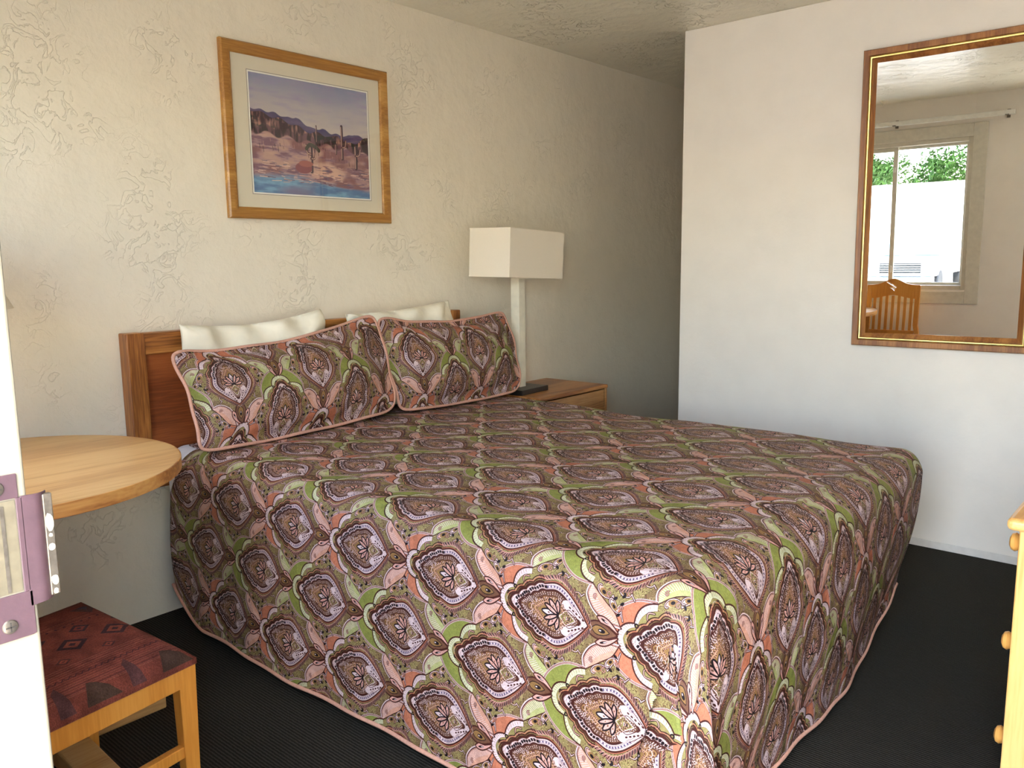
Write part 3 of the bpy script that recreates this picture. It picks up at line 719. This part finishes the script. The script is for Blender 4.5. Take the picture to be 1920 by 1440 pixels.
# shade: open rectangular drum
TL_=Matrix.Translation((LX+.01,3.167,1.214))@Matrix.Rotation(.067,4,'Z')@Matrix(((1,0,.017,0),(0,1,.037,0),(-.017,-.037,1,0),(0,0,0,1)))
w2,d2,h_=.227,.124,.233;t_=.003;m=MB()
m.box((-d2,-w2,0),(-d2+t_,w2,h_),TL_).box((d2-t_,-w2,0),(d2,w2,h_),TL_).box((-d2+t_,-w2,0),(d2-t_,-w2+t_,h_),TL_).box((-d2+t_,w2-t_,0),(d2-t_,w2,h_),TL_)
sh=m.out('lamp_shade',M_shade,la,inv=inv)
m=MB()
for zz in (0,h_):
    z0_,z1_=(0,.006) if zz==0 else (h_-.006,h_)
    m.box((-d2-.001,-w2-.001,z0_),(d2+.001,-w2+.003,z1_),TL_).box((-d2-.001,w2-.003,z0_),(d2+.001,w2+.001,z1_),TL_).box((-d2-.001,-w2,z0_),(-d2+.003,w2,z1_),TL_).box((d2-.003,-w2,z0_),(d2+.001,w2,z1_),TL_)
m.out('shade_trim',M_shade,sh,inv=inv)
MB().box((-d2,-.004,h_-.02),(d2,.004,h_-.014),TL_).out('shade_bar',M_pole,la,inv=inv)
MB().lathe([(0,0),(.014,0),(.014,.04),(.028,.075),(.024,.1),(0,.112)],20,Matrix.Translation((LX,LY,1.31)),caps=False).out('bulb',M_plastic,la,inv=inv,auto=True)

# ---------------------------------------------------------------- picture
PY0,PY1,PZ0,PZ1=1.711,2.518,1.472,2.130
pic=thing('framed_picture','oak-framed desert painting with cream mat hanging above the bed','picture',(0,(PY0+PY1)/2,PZ0));inv=frame_thing(pic)
fw=.044
def moulding(mb,y0,y1,z0,z1,fw,prof_):
    """mitred frame lying on x: prof_ (inset fraction, height)"""
    n=len(prof_);cs=[(y0,z0,1,1),(y1,z0,-1,1),(y1,z1,-1,-1),(y0,z1,1,-1)];v=[];f=[]
    for (cy,cz,sy,sz) in cs:
        for t,h in prof_:v.append((h,cy+sy*t*fw,cz+sz*t*fw))
    for k in range(4):
        for i in range(n-1):f.append((k*n+i,k*n+i+1,((k+1)%4)*n+i+1,((k+1)%4)*n+i))
    mb.add(v,f);return mb
moulding(MB(),PY0,PY1,PZ0,PZ1,fw,[(0,.001),(0,.018),(.12,.024),(.45,.025),(.8,.020),(.92,.014),(1,.012),(1,.004)]).out('frame',M_frame_y,pic,bevel=0,inv=inv,auto=True)
iy0,iy1,iz0,iz1=PY0+fw-.003,PY1-fw+.003,PZ0+fw-.003,PZ1-fw+.003
ay0,ay1,az0,az1=PY0+.118,PY1-.112,PZ0+.103,PZ1-.103
moulding(MB(),iy0,iy1,iz0,iz1,1,[(0,.0075),(.0,.0085)]) 
m=MB();v=[(.0085,iy0,iz0),(.0085,iy1,iz0),(.0085,iy1,iz1),(.0085,iy0,iz1),(.0085,ay0,az0),(.0085,ay1,az0),(.0085,ay1,az1),(.0085,ay0,az1),
 (.007,ay0,az0),(.007,ay1,az0),(.007,ay1,az1),(.007,ay0,az1)]
m.add(v,[(0,1,5,4),(1,2,6,5),(2,3,7,6),(3,0,4,7),(4,5,9,8),(5,6,10,9),(6,7,11,10),(7,4,8,11)]);m.out('mat',M_mat,pic,inv=inv)
def fr(a,b,t,x0,x1,mat,name):
    y0_,y1_,z0_,z1_=a
    m=MB();m.box((x0,y0_-t,z0_-t),(x1,y1_+t,z0_)).box((x0,y0_-t,z1_),(x1,y1_+t,z1_+t)).box((x0,y0_-t,z0_),(x1,y0_,z1_)).box((x0,y1_,z0_),(x1,y1_+t,z1_));return m.out(name,mat,pic,inv=inv)
fr((ay0-.006,ay1+.006,az0-.006,az1+.006),0,.0022,.0083,.0089,plain('grey_line',(150,140,130),.8),'mat_line')
fr((ay0,ay1,az0,az1),0,.005,.0083,.0090,M_liner,'mat_bevel')
def desert():
    W,H_=720,560;rng=np.random.default_rng(8);Y,X=np.mgrid[0:H_,0:W];u=X/W;v=Y/H_
    big=fbm(H_,W,170,rng,4,1.6,.7);fine=fbm(H_,W,34,rng,4,2.6,.55);st2=fbm(H_,W,26,rng,3,.5,1.8)
    C=lambda c:srgb(c)[None,None]
    def mix(a,b,t):t=np.clip(t,0,1)[...,None];return a*(1-t)+b*t
    sky=mix(C((128,132,156)),C((176,166,160)),v/.34+(big-.5)*.7);sky=mix(sky,C((146,136,160)),(fine-.4)*3*(1-v*2.0))
    img=sky
    # far mountains
    def ridge(pts):return np.interp(u[0],[p[0] for p in pts],[p[1] for p in pts])[None,:]
    r1=ridge([(0,.29),(.1,.30),(.2,.31),(.28,.335),(.36,.32),(.42,.36),(.5,.40),(.58,.39),(.66,.42),(.8,.43),(.87,.40),(.93,.42),(1,.43)])+.008*np.sin(u[0]*60)[None]
    img=mix(img,mix(C((74,66,98)),C((96,82,110)),(fine-.4)*3),(v-r1)*300)
    r2=ridge([(0,.305),(.12,.33),(.25,.36),(.38,.40),(.48,.44),(.56,.43),(.66,.46),(.72,.43),(.8,.50),(.88,.48),(1,.42)])+.012*np.sin(u[0]*43+1)[None]
    rock=mix(C((58,40,48)),C((132,96,92)),(st2-.42)*4.5);rock=mix(rock,C((48,52,50)),(fine-.5)*5);rock=mix(rock,C((168,124,110)),(st2-.62)*8)
    img=mix(img,rock,(v-r2)*300)
    # foot shrubs
    r3=.475+.10*u+.02*np.sin(u*38)+.02*(fine-.5)
    shr=mix(C((56,44,46)),C((104,74,80)),(st2-.4)*4)
    img=mix(img,shr,np.clip((v-(r3-.06))*80,0,1)*(u>.02))
    sand=mix(C((172,138,126)),C((140,112,122)),(fine-.42)*5);sand=mix(sand,C((196,160,142)),(big-.48)*6);sand=mix(sand,C((116,84,98)),(fine-.56)*8);sand=mix(sand,C((128,88,90)),(fbm(H_,W,90,rng,3,1.5,.7)-.55)*6)
    img=mix(img,sand,(v-r3)*90)
    wat=mix(C((84,112,148)),C((112,150,176)),(fine-.4)*4);wat=mix(wat,C((108,104,130)),(big-.5)*5)
    img=mix(img,wat,(v-(.83+.05*u-.03*np.sin(u*5)+(fine-.5)*.09))*22)
    p=Pic(1000,778,W/1000);p.c=np.array(img);p.a=np.ones(img.shape[:2])
    def cactus(x,y0_,y1_,w,arms):
        p.stroke(smooth([(x,y0_),(x+2,(y0_+y1_)/2),(x,y1_)],4),w,(70,52,60));p.stroke(smooth([(x-w*.25,y0_+6),(x-w*.2,(y0_+y1_)/2),(x-w*.25,y1_)],4),w*.3,(176,142,128))
        for s_,ya,yb in arms:
            q=smooth([(x,ya),(x+s_*w*1.1,ya-8),(x+s_*w*1.5,yb)],5);p.stroke(q,w*.7,(88,58,64));p.stroke(q+[s_*w*.15,0],w*.2,(190,160,140))
    cactus(478,440,610,26,[(-1,490,430),(1,520,430)]);p.stroke(smooth([(440,455),(470,425),(520,440),(545,460)],5),26,(72,70,60))
    cactus(755,270,500,22,[(1,420,370)]);cactus(880,400,560,26,[(1,470,420)]);cactus(700,400,470,14,[]);cactus(530,290,400,10,[])
    for k in range(130):
        xx=random.Random(k).uniform(0,1000);yy=random.Random(k+99).uniform(560,700);ln=random.Random(k+7).uniform(20,90)
        p.stroke([(xx,yy),(xx+ln,yy+random.Random(k+3).uniform(-6,8))],random.Random(k+5).uniform(2,6),[(190,150,138),(104,76,92),(92,88,110),(202,172,156)][k%4])
    for k in range(50):
        xx=random.Random(k*3).uniform(20,980);yy=430+.07*xx+random.Random(k*5).uniform(-40,40);p.stroke([(xx,yy),(xx+3,yy+random.Random(k).uniform(14,38))],3,[(170,132,120),(44,34,42),(150,116,116)][k%3])
    p.dot((410,590),70,(126,74,78),38);p.dot((430,560),60,(150,90,84),22)
    return p.c*1.3
art=mesh('artwork',[(.0068,ay0,az0),(.0068,ay1,az0),(.0068,ay1,az1),(.0068,ay0,az1)],[(0,1,2,3)],printed('desert_print',image('desert_print',desert()),.7,.2),None,False,[(0,0),(1,0),(1,1),(0,1)])
for vv_ in art.data.vertices:vv_.co=inv@vv_.co
art.parent=pic
MB().box((.0105,iy0,iz0),(.0118,iy1,iz1)).out('glass',M_pglass,pic,inv=inv)

# ---------------------------------------------------------------- mirror
MX0,MX1,MZ0,MZ1=1.632,2.345,.8986,2.183
mr=thing('wall_mirror','tall rectangular mirror in walnut frame with gold line on the right wall','mirror',(MX0,D-.0145,MZ0),0)
mr.rotation_euler=(.0165,0,.014)
def mir(mb,x0,x1,z0,z1,fw,pr):
    n=len(pr);cs=[(x0,z0,1,1),(x1,z0,-1,1),(x1,z1,-1,-1),(x0,z1,1,-1)];v=[];f=[]
    for (cx,cz,sx,sz) in cs:
        for t,h in pr:v.append((cx+sx*t*fw,-h,cz+sz*t*fw))
    for k in range(4):
        for i in range(n-1):f.append((k*n+i,((k+1)%4)*n+i,((k+1)%4)*n+i+1,k*n+i+1))
    mb.add(v,f);return mb
mw,mh_=MX1-MX0,MZ1-MZ0
mir(MB(),0,mw,0,mh_,.060,[(0,.0),(0,.022),(.08,.028),(.42,.026),(.46,.022),(.66,.022),(.70,.024),(.92,.016),(1,.012),(1,.004)]).out('frame',M_walnut,mr,auto=True)
mir(MB(),.060*.46,mw-.060*.46,.060*.46,mh_-.060*.46,.011,[(0,.0215),(.2,.0262),(.5,.0275),(.8,.0262),(1,.0215)]).out('gilt_line',M_gold,mr,auto=True)
# the silvered glass sits slightly askew in its rebate
g=MB();a_=(.052,.052);b2=(mw-.052,mh_-.052)
cx_=mw/2
v=[(x,-.010-(x-cx_)*math.tan(SK),z) for x,z in ((a_[0],a_[1]),(b2[0],a_[1]),(b2[0],b2[1]),(a_[0],b2[1]))]
g.add(v,[(0,1,2,3)]);g.out('mirror_glass',M_mirror,mr)

# added fill light, hidden behind the partition, to brighten the dark passage
cl=thing('passage_fill_light','added fill light, unseen in the passage behind the partition','light',(1.55,5.1,H))
MB().lathe([(0,0),(.15,0),(.15,-.02),(.13,-.025),(0,-.025)],32,caps=False).out('base',M_plastic,cl,auto=True)
mo=bpy.data.materials.new('fill_light_glow');mo.use_nodes=True;bo=mo.node_tree.nodes['Principled BSDF'];bo.inputs['Base Color'].default_value=(.9,.88,.82,1);bo.inputs['Emission Color'].default_value=(1,.80,.60,1);bo.inputs['Emission Strength'].default_value=HALL_FILL  # glow of the added fill light
MB().lathe([(.13,-.025),(.12,-.06),(.08,-.085),(0,-.095)],32,caps=False).out('fill_light_bowl',mo,cl,auto=True)

# ---------------------------------------------------------------- round table
TX,TY,TR,TZ=.487,.70,.462,.76
tb=thing('round_table','round pale wood-topped table in the corner beside the bed','table',(TX,TY,0));
MB().lathe([(0,TZ-.031),(TR-.002,TZ-.031),(TR-.002,TZ-.0015),(0,TZ-.0015)],96,caps=False).out('tabletop',M_lam,tb)
MB().lathe([(TR-.004,TZ-.034),(TR-.001,TZ-.034),(TR,TZ-.033),(TR,TZ-.001),(TR-.001,TZ),(TR-.004,TZ)],96,caps=False).out('edge_band',M_lam_edge,tb,auto=True)
MB().lathe([(0,TZ-.0005),(TR-.003,TZ-.0005),(TR-.003,TZ),(0,TZ)],96,caps=False).out('laminate',M_lam,tb)
MB().lathe([(0,.04),(.045,.04),(.038,.12),(.033,.35),(.038,.60),(.055,.69),(.12,.729),(0,.729)],32,Matrix.Translation((.03,0,0)),caps=False).out('pedestal',M_lam_edge,tb,auto=True)
for (xa,ya,xb,yb) in ((.123,-.02,.123,.335),(.0,.045,.44,.045),(.03,0,-.30,0),(.05,0,.05,-.36)):
    P=Vector((xa,ya,0));Q=Vector((xb,yb,0));t=(Q-P).normalized();nn=Vector((-t.y,t.x,0))*.042;m=MB()
    v=[P-nn,Q-nn,Q+nn,P+nn]+[P-nn+Vector((0,0,.07)),Q-nn+Vector((0,0,.045)),Q+nn+Vector((0,0,.045)),P+nn+Vector((0,0,.07))]
    m.add(v,[(3,2,1,0),(4,5,6,7),(0,1,5,4),(1,2,6,5),(2,3,7,6),(3,0,4,7)]);m.out('foot',M_lam,tb,bevel=.005)
# lamp on the table, only its shade's corner in view
tl=thing('table_lamp','pale cone lampshade just peeking out beside the chipped door jamb','lamp',(.33,.62,TZ))
MB().lathe([(0,0),(.065,0),(.065,.012),(.02,.025),(.014,.1),(.04,.17),(.05,.23),(.03,.31),(.009,.35),(.009,.44),(0,.44)],32,caps=False).out('lamp_base',M_pole,tl,auto=True)
MB().lathe([(.205,.424),(.208,.424),(.098,.66),(.095,.66)],48,caps=False).out('lamp_shade',M_shade,tl,auto=True)
MB().lathe([(.0,.44),(.014,.44),(.03,.49),(.03,.52),(0,.54)],20,caps=False).out('bulb',M_plastic,tl,auto=True)

# ---------------------------------------------------------------- chair
def kilim():
    p=Pic(520,460,1.6);p.a[:]=1;p.c[:]=srgb((134,70,58));h,w=p.a.shape;rng=np.random.default_rng(2)
    # bands of fine stripes near the front and sides
    for yb,n_ in ((30,7),(120,4),(330,6),(415,7)):
        for i in range(n_):
            p.stroke([(0,yb+i*6),(520,yb+i*6)],1.6,[(158,96,80),(96,54,50),(142,78,66)][i%3])
    for i in range(26):p.stroke([(0,34+i*4.4),(520,34+i*4.4)],1.2,[(160,92,80),(104,52,50)][i%2])
    def dia(x,y,r,rx,c1,c2):
        p.fill([(x-rx,y),(x,y-r),(x+rx,y),(x,y+r)],c1);p.fill([(x-rx*.6,y),(x,y-r*.6),(x+rx*.6,y),(x,y+r*.6)],c2);p.fill([(x-rx*.25,y),(x,y-r*.25),(x+rx*.25,y),(x,y+r*.25)],c1)
    for x in (60,190,320,450):
        dia(x,225,34,46,(66,46,50),(146,78,64));dia(x+65,290,24,32,(70,50,54),(140,70,62));dia(x+65,165,15,22,(92,56,54),(160,80,64))
    for x in range(20,520,18):p.stroke([(x,90),(x+9,98),(x+18,90)],3,(84,46,50))
    for x in (120,300,470):p.fill([(x-40,400),(x,350),(x+40,400)],(92,66,62));p.fill([(x-18,400),(x,376),(x+18,400)],(80,72,84))
    for x in (60,250,460):
        p.fill([(x-44,0),(x-14,50),(x+6,40),(x+50,0)],(84,62,52));p.fill([(x+78,0),(x+92,60),(x+112,80),(x+118,0)],(96,62,62))
    for x in range(0,520,26):p.dot((x,325),4,(78,44,52))
    n=vnoise(h,w,2.2,rng)[...,None];n2=vnoise(h,w,40,rng)[...,None]
    rib=(.88+.12*np.sin(np.arange(h)*1.9))[:,None,None]
    return p.c*(.6+.6*n)*(.7+.6*n2)*rib*.8
IM_k=image('kilim_weave',kilim());M_k=printed('red_kilim_fabric',IM_k,.9,.15,bump=.002,bscale=160)
CH=thing('dining_chair','maple chair with red woven patterned seat tucked at the round table','chair',(.985,.62,0));inv=frame_thing(CH)
SZ=.43
FR,FL,BR_,BL_=(1.205,.858),(.690,.818),(1.262,.44),(.775,.40)
def bil(a,b,z):  # a: left->right, b: back->front
    x=(BL_[0]*(1-a)+BR_[0]*a)*(1-b)+(FL[0]*(1-a)+FR[0]*a)*b;y=(BL_[1]*(1-a)+BR_[1]*a)*(1-b)+(FL[1]*(1-a)+FR[1]*a)*b;return (x,y,z)
# cushion
n=22;V=[];UV=[];F=[]
for j in range(n+1):
    for i in range(n+1):
        a,b=i/n,j/n;h=min(1,min(a,1-a,b,1-b)/.09);z=SZ-.024*(1-h)**2.2+.006*math.sin(a*3.14)*math.sin(b*3.14)
        x,y,_=bil(a,b,0);cr=.0
        V.append((x,y,z));UV.append((b,a))
for j in range(n):
    for i in range(n):k=j*(n+1)+i;F.append((k,k+1,k+n+2,k+n+1))
rim=[(i,0) for i in range(n)]+[(n,j) for j in range(n)]+[(i,n) for i in range(n,0,-1)]+[(0,j) for j in range(n,0,-1)]
s0=len(V)
for i,j in rim:
    x,y,_=bil(i/n,j/n,0);V.append((x,y,SZ-.038));UV.append((j/n+(.02 if j==n else -.02 if j==0 else 0),i/n+(.02 if i==n else -.02 if i==0 else 0)))
for q in range(len(rim)):
    i,j=rim[q];i2,j2=rim[(q+1)%len(rim)];F.append((j*(n+1)+i,s0+q,s0+(q+1)%len(rim),j2*(n+1)+i2))
seat=mesh('seat',[inv@Vector(v) for v in V],F,M_k,CH,True,UV)
AZ1=SZ-.036;AZ0=AZ1-.052
def bar(P,Q,w,z0_,z1_,name,mat=M_chair,parent=CH,bev=.002,tape=None):
    P=Vector((*P,0));Q=Vector((*Q,0));t=(Q-P).normalized();nn=Vector((-t.y,t.x,0))*w/2
    m=MB();P4=[P-nn,Q-nn,Q+nn,P+nn];m.prism([(q.x,q.y) for q in P4],z0_,z1_);return m.out(name,mat,parent,bevel=bev,inv=inv)
def inset(c,dx,dy):return (c[0]+dx,c[1]+dy)
fr_,fl_,br_,bl_=inset(FR,-.024,-.022),inset(FL,.022,-.022),inset(BR_,-.022,.02),inset(BL_,.022,.02)
bar(inset(fr_,.006,0),inset(br_,.006,0),.022,AZ0,AZ1,'apron');bar(fl_,bl_,.022,AZ0,AZ1,'apron');bar(fl_,fr_,.022,AZ0,AZ1,'apron');bar(bl_,br_,.022,AZ0,AZ1,'apron')
def leg(c,top,sz,sp):
    m=MB();a=sz/2;b=sz*.36;x,y=c
    v=[(x-b+sp[0],y-b+sp[1],0),(x+b+sp[0],y-b+sp[1],0),(x+b+sp[0],y+b+sp[1],0),(x-b+sp[0],y+b+sp[1],0),(x-a,y-a,top),(x+a,y-a,top),(x+a,y+a,top),(x-a,y+a,top)]
    m.add(v,[(0,3,2,1),(4,5,6,7),(0,1,5,4),(1,2,6,5),(2,3,7,6),(3,0,4,7)]);return m.out('leg',M_chair,CH,bevel=.003,inv=inv)
leg(fr_,AZ1,.042,(0,0));leg(fl_,AZ1,.042,(0,0))
bar(fr_,br_,.02,.170,.198,'stretcher');bar(fl_,bl_,.02,.170,.198,'stretcher')
# back posts continue as rear legs and lean back
PLx,PRx=.815,1.190
for px_,c in ((PLx,bl_),(PRx,br_)):
    m=MB();pts=[(c[0],c[1]-.02,0),(c[0],c[1],.2),(c[0],c[1],.42),(px_,.405,.62),(px_,.365,.945)];v=[];f=[]
    for k,(x,y,z) in enumerate(pts):
        a=.018;b=.016
        v+=[(x-a,y-b,z),(x+a,y-b,z),(x+a,y+b,z),(x-a,y+b,z)]
    for k in range(len(pts)-1):
        for i in range(4):f.append((k*4+i,k*4+(i+1)%4,k*4+4+(i+1)%4,k*4+4+i))
    f+=[(3,2,1,0),tuple(4*(len(pts)-1)+i for i in range(4))]
    m.add(v,f).out('leg',M_chair,CH,bevel=.003,inv=inv)
# crest rail with a cut-out, made from a filled curve
cu=bpy.data.curves.new('crest','CURVE');cu.dimensions='2D';cu.fill_mode='BOTH';cu.extrude=.009
def spl(P):
    s=cu.splines.new('POLY');s.points.add(len(P)-1);s.use_cyclic_u=True
    for i,(x,y) in enumerate(P):s.points[i].co=(x,y,0,1)
W_=(PRx-PLx)/2+.016;top=[]
for i in range(25):
    t=-1+2*i/24;top.append((t*W_,.95+.052*math.exp(-(t/.42)**2)))
bot=[(t*W_,.835+.030*math.exp(-(t/.5)**2)) for t in [1-2*i/24 for i in range(25)]]
spl(top+bot)
spl([(-.055,.972),(-.047,.980),(.028,.934),(.020,.926)])
spl([(-.012,.930),(-.030,.925),(-.008,.917),(.008,.897),(.012,.918),(.022,.921),(.008,.931),(.002,.936)])
co=bpy.data.objects.new('crest',cu);COL.objects.link(co);dg=bpy.context.evaluated_depsgraph_get();me=bpy.data.meshes.new_from_object(co.evaluated_get(dg))
bpy.data.objects.remove(co);me.materials.clear();me.materials.append(M_chair)
cr_=bpy.data.objects.new('crest_rail',me);link(cr_,CH)
me.transform(inv@Matrix.Translation(((PLx+PRx)/2,.372,0))@Matrix.Rotation(math.pi/2,4,'X'))
bar((PLx+.01,.405),(PRx-.01,.405),.02,.54,.575,'lower_rail')
for i in range(7):
    x=PLx+.045+(PRx-PLx-.09)*i/6;m=MB()
    m.add([(x-.011,.398,.565),(x+.011,.398,.565),(x+.011,.408,.565),(x-.011,.408,.565),(x-.011,.367,.86),(x+.011,.367,.86),(x+.011,.377,.86),(x-.011,.377,.86)],[(0,3,2,1),(4,5,6,7),(0,1,5,4),(1,2,6,5),(2,3,7,6),(3,0,4,7)]);m.out('slat',M_chair,CH,inv=inv)

# ---------------------------------------------------------------- dresser
DX0,DY0,DZ=2.632,1.945,.752
ds=thing('dresser','yellow pine chest of drawers at the right edge, facing the bed','dresser',(2.9,2.4,0));inv=frame_thing(ds)
DX1,DY1=3.12,2.95
m=MB();m.box((DX0,DY0,.03),(DX1,DY0+.022,DZ-.026)).box((DX0,DY1-.022,.03),(DX1,DY1,DZ-.026)).box((DX1-.01,DY0+.022,.03),(DX1,DY1-.022,DZ-.026)).box((DX0+.012,DY0+.022,.03),(DX0+.03,DY1-.022,.07))
m.out('carcass',M_pine,ds,bevel=.003,inv=inv)
MB().box((DX0-.022,DY0-.018,DZ-.027),(DX1,DY1+.018,DZ)).out('top_panel',M_pine_y,ds,bevel=.011,seg=4,inv=inv)
for zc,hh in ((.668,.10),(.437,.21),(.208,.21)):
    z0_,z1_={.668:(.605,.722),.437:(.335,.598),.208:(.075,.328)}[zc]
    dw=MB().box((DX0-.002,DY0+.025,z0_),(DX0+.016,DY1-.025,z1_)).out('drawer',M_pine_y,ds,bevel=.003,inv=inv)
    for yk in (DY0+.10,DY1-.10):
        K=Matrix.Translation((DX0-.002,yk,zc))@Matrix.Rotation(-math.pi/2,4,'Y')
        MB().lathe([(0,0),(.009,0),(.008,.006),(.018,.012),(.021,.018),(.018,.025),(.010,.029),(0,.030)],24,K,caps=False).out('knob',M_brass,dw,inv=inv,auto=True)

# ---------------------------------------------------------------- small fittings on the window side
ro=thing('curtain_rod','white curtain rod mounted above the window, no curtain','curtain rod',(1.0,.27,2.262));
MB().box((-.85,-.012,-.018),(.785,.012,.020)).out('rod',M_plastic,ro,bevel=.004)
for x in (-.8,-.075,.73):
    MB().box((x-.012,-.09,-.03),(x+.012,-.084,.035)).box((x-.008,-.086,-.012),(x+.008,-.008,.002)).box((x-.014,-.012,-.018),(x+.014,.012,-.010)).out('bracket',plain('bracket_metal',(120,112,98),.4),ro,bevel=.001)
hk=MB().tube([(0,0,0),(0,0,-.012),(.01,0,-.022),(.016,0,-.032),(.008,0,-.042),(-.006,0,-.040),(-.012,0,-.030)],.0028,8).lathe([(0,0),(.014,0),(.012,-.006),(0,-.007)],20,caps=False).out('ceiling_hook',M_pole,None,auto=True)
hk.location=(.853,.409,H);tag(hk,'small white cup hook screwed into the ceiling near the window','hook')

# ---------------------------------------------------------------- outdoors
G_=plain('pale_concrete',(192,184,170),.9,noise=.1,scale=3)
struct(MB().box((-26,-34,-.16),(22,YO,-.1)).out('ground_outside',G_))
wm=MB().box((-26,-22.2,-.1),(22,-22,2.82)).out('wall_outside',plain('outside_wall',(236,230,218),.9));struct(wm)
M_leaf=plain('leaf_green',(70,104,40),.7,noise=.3,scale=2.5);M_bark=plain('bark',(100,80,62),.9)
def tree(x,y,h,r,seed,label):
    t=thing('tree',label,'tree',(x,y,-.1),0,'trees beyond the wall');rr=random.Random(seed)
    MB().tube([(0,0,0),(.05,0,h*.35),(-.05,.05,h*.75)],[.16,.13,.06],10).out('trunk',M_bark,t,True)
    V=[];F=[]
    cl=[(rr.gauss(0,r*.45),rr.gauss(0,r*.3),h*.8+rr.gauss(0,r*.35),r*rr.uniform(.3,.5)) for _ in range(16)]
    for (cx,cy,cz,cr) in cl:
        for _ in range(230):
            d=Vector((rr.gauss(0,1),rr.gauss(0,1),rr.gauss(0,1))).normalized()*cr*rr.uniform(.6,1.05);p_=Vector((cx,cy,cz))+d
            a=Vector((rr.gauss(0,1),rr.gauss(0,1),rr.gauss(0,1))).normalized();b=a.orthogonal().normalized();s_=rr.uniform(.06,.12);k=len(V)
            V+=[p_-a*s_,p_+b*s_*.5,p_+a*s_,p_-b*s_*.5];F.append((k,k+1,k+2,k+3))
    MB().add(V,F).out('crown',M_leaf,t)
tree(-7.3,-30.5,4.7,1.3,1,'green tree beyond the outside wall, seen left in the mirrored window');tree(-3.3,-25.5,4.3,1.6,2,'green tree beyond the outside wall, seen right in the mirrored window')
# parked pick-up truck, front to the window
tk=thing('pickup_truck','white pickup truck parked outside, its grille seen through the mirrored window','truck',(-1.75,-14.2,-.1));tk.scale=(.78,.78,.78)
M_car=plain('white_car_paint',(236,238,240),.2,spec=.6);M_dk=plain('dark_rubber',(40,42,46),.6);M_cg=plain('tinted_glass',(120,160,190),.1,spec=.8);M_chrome=plain('chrome',(200,204,210),.2,metal=1)
m=MB();m.prism([(-2.6,.55),(-2.6,.95),(-2.5,1.0),(-1.3,1.08),(-.6,1.62),(.9,1.66),(1.2,1.1),(2.6,1.08),(2.6,.5)],-.9,.9,Matrix(((0,0,1,0),(-1,0,0,-.0),(0,1,0,0),(0,0,0,1))))
m.out('body',M_car,tk,bevel=.05,seg=3)
MB().add([(-.78,1.28,1.10),(.78,1.28,1.10),(.72,.66,1.58),(-.72,.66,1.58)],[(0,1,2,3)]).add([(-.78,1.29,1.12),(.78,1.29,1.12),(.72,.67,1.60),(-.72,.67,1.60)],[(0,1,2,3)]).out('windshield',M_cg,tk)
gr=MB().box((-.55,2.58,.66),(.55,2.64,.94)).out('grille',M_dk,tk,bevel=.01)
for i in range(4):MB().box((-.55,2.62,.70+i*.062),(.55,2.66,.724+i*.062)).out('grille_bar',M_chrome,gr)
MB().box((-.9,2.55,.38),(.9,2.72,.56)).out('bumper',M_chrome,tk,bevel=.03)
for s_ in (-1,1):
    MB().box((s_*.74-.13,2.58,.70),(s_*.74+.13,2.645,.90)).out('headlight',M_cg,tk,bevel=.02)
    for yy in (1.75,-1.7):
        MB().lathe([(0,-.11),(.34,-.11),(.37,-.08),(.37,.08),(.34,.11),(0,.11)],28,Matrix.Translation((s_*.80,yy,.37))@Matrix.Rotation(math.pi/2,4,'Y'),caps=False).out('wheel',M_dk,tk,auto=True)
